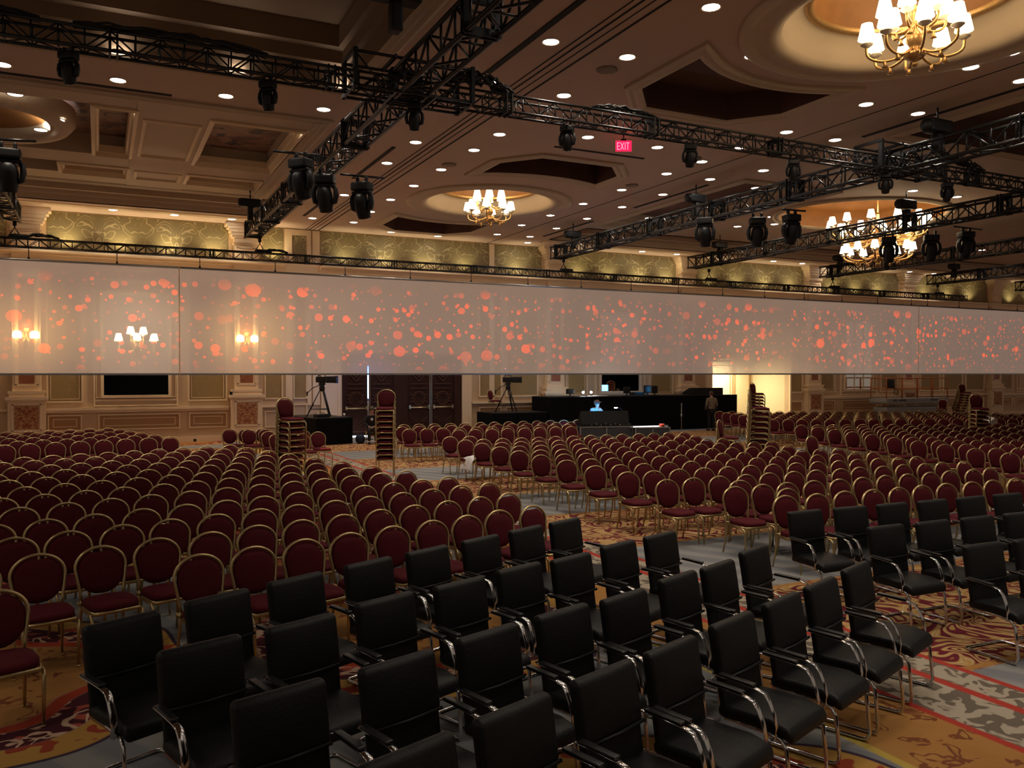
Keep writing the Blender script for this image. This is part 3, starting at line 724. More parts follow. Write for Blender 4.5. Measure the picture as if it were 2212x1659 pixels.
# ------------------------------------------------------------------ hanging screen
def screen(x0, x1, label):
    t = thing('projection_screen', label, 'screen', (0, SY, 0), group='hanging translucent screen')
    n = max(2, int((x1 - x0) / 1.5)); m = MB()
    vs = [(x0 + (x1 - x0) * i / n, 0, z) for i in range(n + 1) for z in (2.56, 5.86)]
    m.add(vs, [(2 * i, 2 * i + 2, 2 * i + 3, 2 * i + 1) for i in range(n)], False); m.build('screen_fabric', 'screen', t)
    m = MB(); m.tube([(x0, 0, 5.89), (x1, 0, 5.89)], .035, 8); m.build('top_bar', 'alu', t)
    m = MB(); m.box(x0, x1, -.02, .02, 2.50, 2.56); m.build('bottom_hem', 'alu', t)
    x = x0 + .6
    while x < x1:
        m = MB(); m.tube([(x, 0, 5.9), (x, 0, 6.24)], .012, 6); m.lathe([(0, 0), (.03, .02), (.03, .07), (0, .09)], 8, (x, 0, 5.9)); m.build('hanger', 'black', t); x += 2.35
screen(-9.5, 2.26, 'left section of the long hanging screen, glowing warm over a wall lamp')
screen(2.29, 36.32, 'long middle section of the hanging screen covered in orange dots')
screen(36.35, 60, 'right section of the hanging screen at the edge of the picture')
# ------------------------------------------------------------------ trusses
def truss(name, a, b, w, label, group=None, plates=3.05, r=None, double=True):
    """square truss; a and b are the centres of its underside ends"""
    a, b = Vector(a), Vector(b); L = (b - a).length; rz = math.atan2(b.y - a.y, b.x - a.x)
    t = thing(name, label, 'truss', a, rz, group); r = r or w * .075
    cs = [(-w / 2 + r, r), (w / 2 - r, r), (-w / 2 + r, w - r), (w / 2 - r, w - r)]
    for y, z in cs:
        m = MB(); m.tube([(0, y, z), (L, y, z)], r, 8); m.build('chord', 'truss', t)
    m = MB(); nb = max(2, int(round(L / (w * 1.0)))); dx = L / nb; q = r * .55
    for i in range(nb + 1):
        x = min(max(i * dx, r), L - r)
        for (y0, z0), (y1, z1) in ((cs[0], cs[2]), (cs[1], cs[3]), (cs[0], cs[1]), (cs[2], cs[3])):
            if i % 2 == 0 or (y0 == y1): m.tube([(x, y0, z0), (x, y1, z1)], q, 5)
        if i < nb:
            f = i % 2
            for (y0, z0), (y1, z1) in ((cs[0], cs[2]), (cs[1], cs[3]), (cs[0], cs[1])):
                p0, p1 = ((y0, z0), (y1, z1)) if f else ((y1, z1), (y0, z0))
                m.tube([(x, *p0), (x + dx, *p1)], q, 5)
    m.build('lattice', 'truss', t)
    x = 0.0
    while x <= L + .01:
        m = MB(); xx = min(max(x, .05), L - .05)
        for s in (-.05, .05):
            for y in (-w / 2 + r, w / 2 - r): m.box(xx + s - .012, xx + s + .012, y - r * 1.4, y + r * 1.4, 0, w)
            for z in (r, w - r): m.box(xx + s - .012, xx + s + .012, -w / 2, w / 2, z - r * 1.4, z + r * 1.4)
        m.build('splice_plate', 'black', t); x += plates
    return t
T = TRIM
truss('lighting_truss', (-12, 13.1, T), (60, 13.1, T), .32, 'long lighting truss running across the picture in front of the near cross trusses')
truss('screen_truss', (-12, SY, 6.24), (39.8, SY, 6.24), .29, 'slim truss directly above the screen, carrying it')
TG = 'cross trusses running towards the stage'
TX = [(-2.3, -1.0, 'at the far left edge'), (4.55, -2.0, 'at the left that passes three large moving lights'), (16.05, 1.0, 'third from the left, its end above the middle of the screen'), (22.7, 9.0, 'fourth from the left, passing below the big chandelier'), (30.3, 16.0, 'fifth from the left, its end below the big chandelier'), (37.6, 20.0, 'second from the right, ending above the right part of the screen'), (44.6, 22.0, 'farthest right, only its tip in view')]
for x, y0, lab in TX: truss('cross_truss', (x, y0, T), (x, 28.9, T), .52, 'heavy black cross truss ' + lab, TG)
def block(x, lab):                                               # corner block and short sleeve where two trusses cross
    t = thing('truss_sleeve', lab, 'truss', (x, 13.1, T - .02))
    for s in (-1, 1):
        for z in (.03, .56):
            m = MB(); m.tube([(-1.0, s * .33, z), (1.0, s * .33, z)], .026, 8); m.build('chord', 'truss', t)
    m = MB()
    for s in (-1, 1):
        for i in range(4):
            a, b = (-1 + .5 * i, -.5 + .5 * i); z0, z1 = (.03, .56) if i % 2 else (.56, .03); m.tube([(a, s * .33, z0), (b, s * .33, z1)], .016, 5)
    for x2 in (-1, -.33, .33, 1): m.box(x2 - .02, x2 + .02, -.36, .36, 0, .06); m.box(x2 - .02, x2 + .02, -.36, .36, .54, .6)
    m.build('lattice', 'truss', t)
    for x2 in (-.98, .98):
        m = MB()
        for y in (-.33, .33): m.box(x2 - .03, x2 + .03, y - .05, y + .05, 0, .6)
        m.build('end_plate', 'black', t)
block(4.55, 'black sleeve block clamped where the left cross truss meets the long truss')
block(16.05, 'black sleeve block clamped where the third cross truss meets the long truss')
block(22.7, 'black sleeve block on the long truss at the right edge of the picture')
# ------------------------------------------------------------------ chain hoists and bridles
def hoist(x, y, z, label, big=1.0):
    t = thing('chain_hoist', label, 'hoist', (x, y, z), group='chain hoists lifting the trusses')
    m = MB(); m.rbox((0, 0, .18 * big), (.62 * big, .26 * big, .26 * big), .05); m.lathe([(0, -.30), (.12, -.30), (.13, -.26), (.13, .26), (.12, .30), (0, .30)], 14, (-.05, 0, .18 * big), mat=Matrix.Rotation(PI / 2, 4, 'Y') @ Matrix.Diagonal((big, big, big, 1))); m.build('motor', 'black', t)
    m = MB(); top = C - .01 + (1.08 if x < 4.4 and y < 16 else .48 if x < 4.4 and 19.3 < y < 27.8 else 0); k = 0; zz = .3 * big
    m.tube([(0, 0, zz), (0, 0, top - z - .02)], .016, 6)
    for i in range(int((top - z - .3) / .08)): m.rbox((0, 0, zz + .08 * i), (.05 if i % 2 else .02, .02 if i % 2 else .05, .06), .009, 1)
    m.build('chain', 'black', t)
    m = MB(); m.rbox((0, 0, -.16), (.16, .22, .4), .03); m.build('hook_block', 'black', t)
hoist(4.2, 26.9, T + .62, 'chain hoist on the left cross truss near its far end')
hoist(3.7, 11.2, T + .62, 'chain hoist beside the left truss crossing, its chain rising into the dark coffer', 1.15)
hoist(16.1, 12.2, T + .62, 'chain hoist above the right truss crossing', 1.1)
hoist(16.1, 27.6, T + .62, 'chain hoist on the third cross truss near its tip')
hoist(16.1, 20.3, T + .62, 'chain hoist half way along the third cross truss')
hoist(22.8, 27.2, T + .62, 'chain hoist near the tip of the fourth cross truss')
hoist(22.6, 18.2, T + .62, 'chain hoist on the fourth cross truss in front of the big chandelier', 1.1)
hoist(30.3, 27.9, T + .62, 'chain hoist near the tip of the fifth cross truss')
hoist(37.7, 27.6, T + .62, 'chain hoist near the tip of the second cross truss from the right')
BG = 'short bridles under the truss tips'
for x, lab in ((-2.2, 'farthest left bridle, at the edge of the screen truss'), (4.75, 'bridle hanging from the left cross truss to the screen truss'), (16.2, 'bridle between the third cross truss and the screen truss'), (23.3, 'bridle below the tip of the fourth cross truss'), (30.5, 'bridle below the tip of the fifth cross truss'), (37.7, 'bridle below the second cross truss from the right')):
    t = thing('truss_bridle', 'short chain ' + lab, 'bridle', (x, SY, 6.53), group=BG)
    m = MB(); m.tube([(0, 0, .47), (0, 0, .28)], .02, 6); m.rbox((0, 0, .40), (.1, .1, .14), .02); m.build('chain', 'black', t)
    m = MB(); m.tube([(-.17, 0, 0), (0, 0, .28), (.17, 0, 0)], .02, 6); m.rbox((.12, 0, .04), (.5, .25, .1), .04); m.build('sling', 'black', t)
# ------------------------------------------------------------------ moving lights
def moving_light(s=1.0, tilt=0.0):
    t = thing('moving_light', '', 'stage light')
    m = MB(); m.rbox((0, 0, -.16 * s), (.34 * s, .25 * s, .15 * s), .03 * s); m.build('base', 'black', t)
    m = MB()
    for x in (-.09, .09): m.rbox((x * s, 0, -.03 * s), (.05 * s, .07 * s, .10 * s), .015 * s, 1)
    m.build('clamp', 'alu' if s < .5 else 'black', t)
    m = MB(); P = []
    m.rbox((0, 0, -.27 * s), (.36 * s, .16 * s, .06 * s), .025 * s)
    for x in (-1, 1):
        m.tube([(x * .14 * s, 0, -.27 * s), (x * .185 * s, 0, -.33 * s), (x * .195 * s, 0, -.43 * s), (x * .175 * s, 0, -.55 * s), (x * .12 * s, 0, -.58 * s)], [.03 * s, .04 * s, .045 * s, .04 * s, .025 * s], 8, flat=1.7, up=(0, 1, 0))
    m.build('yoke', 'black', t)
    R = Matrix.Rotation(tilt, 4, 'X')
    m = MB(); m.lathe([(0, .20), (.06, .20), (.11, .16), (.135, .06), (.14, -.06), (.125, -.16), (.115, -.2), (.115, -.235), (.095, -.235)], 18, (0, 0, -.48 * s), mat=R @ Matrix.Diagonal((s, s, s, 1))); h = m.build('head', 'black', t)
    m = MB(); m.lathe([(.097, -.225), (.07, -.245), (0, -.255)], 18, (0, 0, -.48 * s), mat=R @ Matrix.Diagonal((s, s, s, 1))); m.build('lens', 'lens', h)
    return t
MLS, MLB = moving_light(.68, .25), moving_light(1.26, .35)
first = {id(MLS): True, id(MLB): True}
def place_light(proto, loc, rz, label, group):
    if first[id(proto)]:
        KIDS[proto.name] = [(c, list(c.children)) for c in proto.children]
        proto.location = loc; proto.rotation_euler = (0, 0, rz); proto['label'] = label; proto['group'] = group; first[id(proto)] = False; return proto
    return dup(proto, loc, rz, label, group)
for i, (x, y, lab) in enumerate([(148, 112, 'at the far left, below the truss end'), (577, 182, 'between the left edge and the truss crossing'), (893, 225, 'just under the left truss crossing'), (1222, 258, 'left of the red exit sign'), (1487, 300, 'to the right of the red exit sign'), (1710, 335, 'second before the right truss crossing'), (1909, 362, 'next to the right truss crossing'), (2042, 395, 'just beyond the right truss crossing')]):
    p = atY(x, y, 13.1); place_light(MLS, (p.x, 13.05, T), random.uniform(-.4, .4) - TH, 'small moving light on the long truss ' + lab, 'small moving lights on the long truss')
for x, y, lab in ((2.75, 19.8, ''), ):
    pass
BIG = [(650, 332, T - .08, 'leftmost of the three large ones on the left cross truss'), (702, 368, T - .02, 'middle of the three large ones on the left cross truss'), (782, 384, T - .08, 'rightmost of the three large ones on the left cross truss'),
       (1523, 462, T, 'leftmost of the three on the third cross truss'), (1636, 462, T, 'middle of the three on the third cross truss'), (1710, 455, T - .05, 'rightmost of the three on the third cross truss'),
       (1920, 505, T, 'in front of the big chandelier'), (2012, 500, T - .05, 'right of the big chandelier, inner one'), (2087, 493, T - .05, 'right of the big chandelier, outer one'), (18, 310, T - .08, 'at the left edge of the picture')]
for i, (x, y, z, lab) in enumerate(BIG):
    p = atZ(x, y, z); place_light(MLB, (p.x, p.y, z), random.uniform(-.5, .5) - TH, 'large black moving light, ' + lab, 'large moving lights on the cross trusses')
for i, (a, b, lab) in enumerate((((590, 326), (690, 336), 'left of the left cross truss'), ((735, 376), (830, 385), 'right of the left cross truss'), ((-20, 300), (78, 305), 'at the left edge of the picture'), ((1690, 452), (1740, 456), 'on the third cross truss'), ((2060, 489), (2120, 496), 'right of the big chandelier'))):
    p, q = atZ(*a, T - .04), atZ(*b, T - .04); m = MB(); m.tube([p, q], .026, 8); tag(m.build('outrigger_pipe', 'truss'), 'black outrigger pipe carrying a large moving light ' + lab, 'pipe', 'outrigger pipes')
# cable bundles lying on the trusses
def cables(x, y, z, L, rz, label, n=9, h=.22):
    t = thing('cable_bundle', label, 'cable', (x, y, z), rz, 'cable bundles on the trusses')
    rnd = random.Random(int(x * 100))
    m = MB()
    for k in range(n):
        P = []
        for i in range(13):
            u = i / 12; P.append((L * (u - .5), .10 * math.sin(7 * u + k) + rnd.uniform(-.03, .03), .03 + h * abs(math.sin(PI * u)) ** .7 * rnd.uniform(.25, 1)))
        m.tube(P, .018, 5)
    m.build('cable', 'cable', t)
cables(5.75, 13.1, T + .32, 1.3, 0, 'tangled black cables on the long truss right of the left crossing', 16, .3)
cables(-2.2, 13.1, T + .32, 3.0, 0, 'black cables lying along the top of the long truss at the left edge', 8, .1)
cables(1.0, 13.1, T + .32, 2.6, 0, 'black cables lying on the long truss above the second moving light', 8, .1)
cables(8.7, 13.1, T + .32, 1.4, 0, 'black cables on the long truss above the exit sign', 8, .12)
cables(17.8, 13.1, T + .32, 2.0, 0, 'tangled black cables on the long truss beyond the right crossing', 12, .25)
cables(-1.5, SY, 6.53, .9, 0, 'dark cable bundle on the screen truss at the left edge', 8, .12)
cables(5.2, SY, 6.53, .9, 0, 'dark cable bundle on the screen truss below the left cross truss', 8, .1)
# ------------------------------------------------------------------ burgundy banquet chairs (front faces -Y)
def back_y(z): return .19 + (z - .45) * .17 if z > .45 else .19 + (.45 - z) * .18
def hoop():
    P = [(-.183, .45), (-.195, .56), (-.211, .65)]
    P = [(-x, z) for x, z in [(.183, .45), (.19, .52), (.199, .59), (.211, .67)]]
    for k in range(17):
        t = PI - PI * k / 16; P.append((.222 * math.cos(t), .745 + .175 * math.sin(t)))
    return P + [(x, z) for x, z in [(.211, .67), (.199, .59), (.19, .52), (.183, .45)]]
def sup(t, a, b, e):
    c, s = math.cos(t), math.sin(t)
    return a * math.copysign(abs(c) ** (2 / e), c), b * math.copysign(abs(s) ** (2 / e), s)
def panel_mesh(mb, n=28):
    rings = [(.35, .030), (.75, .026), (.93, .016), (1.0, 0), (.93, -.016), (.75, -.026), (.35, -.030)]
    vs, fs = [], []
    for sc, off in rings:
        for j in range(n):
            t = 2 * PI * j / n
            x, z = sup(t, .203, .165, 2.0) if math.sin(t) >= 0 else sup(t, .203, .235, 2.6)
            if math.sin(t) > .9: z -= .020 * (math.sin(t) - .9) / .1
            x *= sc; z = .735 + z * sc - .0
            if z < .62: x *= 1 - (.62 - z) * .75
            vs.append((x, back_y(z) - off, z))
    k = len(rings)
    for i in range(k - 1):
        for j in range(n): fs.append((i * n + j, (i + 1) * n + j, (i + 1) * n + (j + 1) % n, i * n + (j + 1) % n))
    fs += [tuple(range(n)), tuple((k - 1) * n + j for j in range(n))[::-1]]
    return mb.add(vs, fs)
def seat_mesh(mb, n=24):
    rings = [(.97, .425), (1.0, .445), (1.0, .475), (.95, .492), (.7, .502), (.3, .505)]
    vs, fs = [], []
    for sc, z in rings:
        for j in range(n):
            x, y = sup(2 * PI * j / n, .218, .215, 3.6)
            x *= 1 - .14 * (y + .2) * .8; vs.append((x * sc, y * sc - .02, z - (.012 if y < -.17 and z > .47 else 0)))
    k = len(rings)
    for i in range(k - 1):
        for j in range(n): fs.append((i * n + j, i * n + (j + 1) % n, (i + 1) * n + (j + 1) % n, (i + 1) * n + j))
    fs += [tuple(range(n))[::-1], tuple((k - 1) * n + j for j in range(n))]
    return mb.add(vs, fs)
def frame_mesh(mb, nn=8):
    mb.tube([(x, back_y(z), z) for x, z in hoop()], .0145, nn, flat=1.25, up=(0, 1, 0))
    mb.tube([(-.2, .18, .422), (-.212, -.15, .418), (-.19, -.225, .416), (.19, -.225, .416), (.212, -.15, .418), (.2, .18, .422)], .012, 6, flat=1.5)
    mb.tube([(-.19, .195, .44), (0, .205, .445), (.19, .195, .44)], .011, 6)
    for s in (-1, 1):
        mb.tube([(s * .2, .12, .43), (s * .232, .10, .455), (s * .236, .15, .462), (s * .2, .185, .44)], .011, 6)
    return mb
def leg_mesh(mb, s, front, nn=8):
    if front: P, r = [(s * .202, .10, .405), (s * .214, -.13, .404), (s * .218, -.195, .395), (s * .217, -.222, .36), (s * .214, -.23, .30), (s * .205, -.245, .0)], [.012, .013, .015, .0155, .015, .011]
    else: P, r = [(s * .183, .19, .46), (s * .186, .20, .36), (s * .192, .235, .15), (s * .198, .271, .0)], [.016, .0155, .014, .011]
    mb.tube(P, r, nn); mb.lathe([(0, .0), (.014, 0), (.014, .015), (0, .016)], 8, (P[-1][0], P[-1][1], 0)); return mb
SEAT, BACKP, FRAME = seat_mesh(MB()).build('seat', 'red', raw=True), panel_mesh(MB()).build('backrest', 'red', raw=True), frame_mesh(MB()).build('frame', 'gold', raw=True)
LEGS = [leg_mesh(MB(), s, f).build('leg', 'gold', raw=True) for s in (-1, 1) for f in (True, False)]
FAR = frame_mesh(MB(), 6)
for s in (-1, 1):
    for f in (True, False): leg_mesh(FAR, s, f, 6)
FARM = FAR.build('frame', 'gold', raw=True)
def banquet_chair(near):
    t = thing('banquet_chair', '', 'chair')
    ob('seat', SEAT, t); ob('backrest', BACKP, t); ob('frame', FRAME if near else FARM, t)
    if near:
        for l in LEGS: ob('leg', l, t)
    return t
PROTO = {}
def put_chair(x, y, z, rz, label, group, near=True, rx=0.0, ry=0.0):
    if near not in PROTO:
        t = banquet_chair(near); PROTO[near] = t; KIDS[t.name] = [(c, []) for c in t.children]
        t.location = (x, y, z); t.rotation_euler = (rx, ry, rz); t['label'] = label; t['group'] = group
        return t
    return dup(PROTO[near], (x, y, z), rz, label, group, rx, ry)
CH = []     # x, y of the back's top, turn, block, row, seat number from the aisle
def from_top(x, y, rz, blk, row, num):
    c, s = math.cos(rz), math.sin(rz); CH.append((x + s * .272, y - c * .272, rz, blk, row, num))
def jit(k): return random.uniform(-k, k)
# left block: rows turned 16.5 degrees
A = math.radians(16.5); ua, na = Vector((math.cos(A), math.sin(A))), Vector((-math.sin(A), math.cos(A)))
ROWS_A = [(7.45, 13, 5), (8.45, 14, 0), (9.47, 15, 0), (10.42, 15, 0), (11.55, 15, 0), (12.58, 15, 0), (13.6, 15, 0), (14.62, 15, 0), (15.6, 15, 0), (16.55, 15, 0), (17.58, 15, 0), (18.45, 15, 0)]
for ri, (n, kmax, kmin) in enumerate(ROWS_A):
    num = 0
    for k in range(kmax, -9, -1):
        if k < kmin and ri == 0: break
        num += 1; p = ua * (.5185 * (k + .82) + jit(.015)) + na * (n + jit(.02)); from_top(p.x, p.y, A + jit(.03), 'left', ri + 1, num)
from_top(-.72, 7.35, A, 'left', 1, 10)
for ri, n in enumerate((21.9, 22.95, 23.97, 24.9, 25.8, 26.75)):
    for j in range(14):
        p = ua * (8.17 - .535 * j + jit(.02)) + na * (n + jit(.03)); from_top(p.x, p.y, A + jit(.03), 'far left', ri + 1, j + 1)
# centre block, facing straight to the stage
YL = [8.43, 9.45, 10.53, 11.60, 12.62, 13.72, 14.8, 15.8, 16.88, 17.98, 19.05]
YR = [8.22, 9.37, 10.36, 11.36, 12.38, 13.35, 14.33, 15.45, 16.6, 17.75, 18.95]
XS = [8.19, 8.19, 7.78, 7.80, 7.81, 7.86, 7.90, 7.90, 7.95, 8.0, 8.03]
NB = [12, 12, 14, 14, 14, 14, 13, 14, 14, 14, 14]
for ri in range(11):
    for j in range(NB[ri]):
        x = XS[ri] + .507 * j + jit(.02); f = (x - 8) / 6; y = YL[ri] * (1 - f) + YR[ri] * f + jit(.025)
        from_top(x, y, jit(.035), 'centre', ri + 1, j + 1)
from_top(8.71, 8.96, .04, 'centre stray', 1, 1); from_top(8.73, 9.96, -.03, 'centre stray', 1, 2); from_top(8.08, 20.13, .03, 'centre', 12, 1); from_top(8.62, 20.1, -.03, 'centre', 12, 2)
for ri, (y, x0, n) in enumerate(((22.46, 9.27, 8), (23.45, 8.13, 11), (24.52, 8.3, 12), (25.6, 8.68, 13))):
    for j in range(n): from_top(x0 + .535 * j + jit(.02), y + jit(.03), jit(.04), 'rear centre', ri + 1, j + 1)
# right block: rows turned the other way
Dg = math.radians(-18.5); ud = Vector((math.cos(Dg), math.sin(Dg)))
for k in range(-3, 10):
    o = Vector((16.75, 11.01)) + Vector((.35, .98)) * k
    for j in range(24):
        p = o + ud * (.52 * j + jit(.02)); from_top(p.x, p.y, Dg + jit(.03), 'right', k + 4, j + 1)
Eg = math.radians(-21); ue, ve = Vector((math.cos(Eg), math.sin(Eg))), Vector((.40, .95))
for k in range(7):
    o = Vector((21.5, 22.75)) + ve * (1.02 * k)
    for j in range(26 - k):
        p = o + ue * (.53 * j + jit(.03)); from_top(p.x, p.y, Eg + jit(.08), 'rear right', k + 1, j + 1)
# loose chairs near the left stack
LOOSE = []
for i, (a, b) in enumerate([(310, 145), (610, 140), (680, 155), (930, 130), (1000, 150), (1050, 190), (1210, 235), (1720, 170), (1700, 240), (2000, 200)]):
    p = atZ(460 + a * .113, 910 + b * .113, .93); LOOSE.append((p.x, p.y)); from_top(p.x, p.y, .25 + jit(.1), 'loose', 1, i + 1)
STACKS = [ # x, y, turn, number, lean, words
 (3.76, 18.75, .42, 9, .012, 'left of the aisle'),
 (6.38, 20.15, -.40, 10, .012, 'in the aisle in front of the wooden doors'),
 (14.55, 15.95, .85, 10, .012, 'at the right end of the centre block'),
 (14.75, 17.25, .55, 4, .012, 'short one beside the centre block'),
 (25.5, 17.75, -.5, 8, .012, 'among the right block rows'),
 (15.2, 14.55, .1, 2, .01, 'two chairs high behind the centre block'),
 (25.3, 27.8, .3, 10, .014, 'in front of the bright alcove'),
 (40.6, 29.4, -.2, 9, .055, 'leaning, near the scissor lift'),
 (39.5, 29.6, -1.2, 3, .012, 'low one by the scissor lift')]
vis = []
for c in CH:
    x, y = c[0], c[1]; u, v, d = pix((x, y, .7))
    if d < 1 or u < -70 or u > 2290 or v > 1720: continue
    if any(math.hypot(x - s[0], y - s[1]) < (.55 if s[3] > 2 else .3) for s in STACKS): continue
    vis.append((d, c))
# thin out what would stand inside something else
keep = []
for d, c in sorted(vis, key=lambda q: q[0]):
    x, y, b = c[0], c[1], c[3]
    if b == 'right' and (x < 14.9 + max(0, (y - 8)) * .2): continue
    if b == 'rear right' and y > 31.0: continue
    if b in ('rear centre',) and x > 15.6: continue
    if 15.2 < x < 20.6 and 21.5 < y < 27: continue
    if any(math.hypot(x - q[1][0], y - q[1][1]) < .33 for q in keep): continue
    keep.append((d, c))
n_stack = sum(s[3] for s in STACKS)
n_ind = 300 - n_stack
BL = {'left': 'left block', 'far left': 'block by the left back wall', 'centre': 'centre block', 'rear centre': 'block before the wooden doors', 'right': 'right block', 'rear right': 'rear right block'}
for i, (d, c) in enumerate(keep[:n_ind]):
    x, y, rz, b, row, num = c
    if b == 'loose': lab = 'loose burgundy chair near the left tall stack, %s of the loose chairs from the left' % ORD[num]
    elif b == 'centre stray': lab = 'burgundy chair squeezed between the first rows of the centre block, %s one' % ('nearer' if num == 1 else 'farther')
    else: lab = 'burgundy gold-framed chair, %s from the aisle in the %s row of the %s' % (ORD[num], ORD[row], BL[b])
    put_chair(x, y, 0, rz, lab, 'burgundy chairs in the ' + BL.get(b, 'aisle'), d < 17)
E1 = []
far = MB(); fr = MB()
for d, c in keep[n_ind:]:
    x, y, rz, b, row, num = c; E1.append((x, y, rz))
def many(parts, places, name, parent):
    """one mesh of every far chair's red or gold parts"""
    V, Fc = [], []
    for me in parts:
        pv = [v.co.copy() for v in me.vertices]; pf = [tuple(p.vertices) for p in me.polygons]
        for x, y, rz in places:
            R = Matrix.Translation((x, y, 0)) @ Matrix.Rotation(rz, 4, 'Z'); o = len(V)
            V += [tuple(R @ p) for p in pv]; Fc += [tuple(i + o for i in f) for f in pf]
    m = bpy.data.meshes.new(name); m.from_pydata(V, [], Fc); m.polygons.foreach_set('use_smooth', [True] * len(Fc)); m.materials.append(parts[0].materials[0])
    return ob(name, m, parent)
t = thing('distant_chairs', 'mass of small burgundy chairs filling the far rows towards the back wall', 'chairs'); t['kind'] = 'stuff'
for o in (many([SEAT, BACKP], E1, 'cushions', t), many([FARM], E1, 'frames', t)): o['kind'] = 'stuff'
print('CHAIRS visible', len(keep), 'individual', min(n_ind, len(keep)), 'stacked', n_stack, 'far', len(E1))
for sx, sy, rz, n, lean, words in STACKS:
    for k in range(n):
        dy = -k * (.006 if lean < .03 else lean); c, s = math.cos(rz), math.sin(rz); pos = 'topmost' if k == n - 1 else 'bottom' if k == 0 else ORD[k + 1] + ' from the bottom'
        put_chair(sx - s * dy, sy + c * dy, .136 * k, rz, ('chair %s in stack ' % pos) + words, 'stacked chairs ' + words, False)
# ------------------------------------------------------------------ black armchairs (front faces -Y)
def black_chair():
    t = thing('conference_chair', '', 'chair')
    def lean(w): return (w.x, w.y + w.z * .16, w.z)
    def fs(w):
        z = w.z - (.05 * ((-.12 - w.y) / .13) ** 2 if w.y < -.12 else 0); return (w.x * (1 - .05 * (w.y + .25)), w.y, z)
    m = MB(); m.rbox((0, -.02, .435), (.51, .50, .085), .035, 3, fs); m.build('seat', 'leather', t)
    def fb(w):
        y = w.y - .020 * (1 - (w.x / .26) ** 2) * (1 - (w.z / .17) ** 2); return (w.x, y + w.z * .17, w.z)
    m = MB(); m.rbox((0, .245, .79), (.515, .075, .335), .034, 3, fb); b = m.build('backrest', 'leather', t)
    m = MB()
    m.tube([(-.25, .296 - .012, .938), (0, .296 - .02, .942), (.25, .296 - .012, .938)], .006, 5); m.tube([(-.245, .175, .64), (0, .163, .638), (.245, .175, .64)], .011, 6); m.build('piping', 'leather', b)
    m = MB(); m.rbox((0, .205, .545), (.495, .045, .21), .02, 2, lean); m.build('lower_panel', 'leather_dark', t)
    for s in (-1, 1):
        x = s * .285
        P = [(s * .262, .235, .67), (x, .20, .672), (x, .10, .668), (x, -.06, .655), (x, -.115, .640), (x, -.145, .60), (x, -.175, .53), (x, -.195, .46), (x, -.19, .40), (s * .262, -.17, .385)]
        m = MB(); m.tube(P, .024, 8, flat=.22, up=(0, 0, 1)); a = m.build('armrest', 'chrome', t)
        m = MB(); m.rbox((x, .07, .678), (.05, .24, .016), .007, 2, lambda w: (w.x, w.y, w.z + w.y * .05)); m.build('arm_pad', 'blackpad', a)
    Q = []
    for s in (-1, 1):
        Q.append([(s * .235, .18, .40), (s * .245, -.10, .392), (s * .25, -.20, .375), (s * .252, -.235, .33), (s * .252, -.25, .20), (s * .252, -.262, .07), (s * .252, -.25, .025), (s * .252, -.21, .0135), (s * .252, .20, .0135), (s * .245, .235, .0135), (s * .215, .25, .0135)])
    m = MB(); m.tube(Q[0] + Q[1][::-1], .0135, 8); m.tube([(-.24, .17, .395), (.24, .17, .395)], .012, 6); m.build('sled_base', 'chrome', t)
    return t
BLK = black_chair(); KIDS[BLK.name] = [(c, list(c.children)) for c in BLK.children]
used = [False]
def put_black(x, y, rz, label, group):
    if not used[0]:
        used[0] = True; BLK.location = (x, y, 0); BLK.rotation_euler = (0, 0, rz); BLK['label'] = label; BLK['group'] = group; return
    dup(BLK, (x, y, 0), rz, label, group)
RB = [[(262.6,1335),(469,1284.6),(637,1246),(794,1211.5),(921,1185),(1036,1161),(1134,1140),(1218,1123)],
 [(431.5,1388),(649,1340),(829,1290),(990.5,1255.5),(1119,1222.5),(1231.6,1201),(1333.6,1173),(1423.7,1153)],
 [(602,1488.7),(856.5,1422.5),(1051,1362),(1212.5,1316),(1345,1283),(1461.6,1241.7),(1548,1217),(1625.7,1184)],
 [(878,1615),(1106,1523),(1300.6,1446),(1446.4,1390),(1578,1334.5),(1685.5,1291),(1770,1256),(1846,1221)]]
for ri, row in enumerate(RB):
    P = [atZ(x, y, .955) for x, y in row]; a0 = math.atan2(P[-1].y - P[0].y, P[-1].x - P[0].x)
    for i, p in enumerate(P):
        q, r = P[max(0, i - 1)], P[min(len(P) - 1, i + 1)]
        rz = .5 * math.atan2(r.y - q.y, r.x - q.x) + .5 * a0; s, c = math.sin(rz), math.cos(rz)
        put_black(p.x + s * .275, p.y - c * .275, rz, 'black leather armchair, %s from the left in the %s row from the stage' % (ORD[i + 1], ORD[4 - ri]), 'black armchairs in the front rows at left')
RR = [(7.36, 7.29, 7), (7.40, 6.20, 6), (7.42, 5.14, 4)]
for ri, (x0, y, n) in enumerate(RR):
    for i in range(n): put_black(x0 + .69 * i, y - .03 * i - .275, jit(.04) - .03, 'black armchair in the right group, %s from the left in its %s row' % (ORD[i + 1], ORD[3 - ri]), 'black armchairs in the front rows at right')
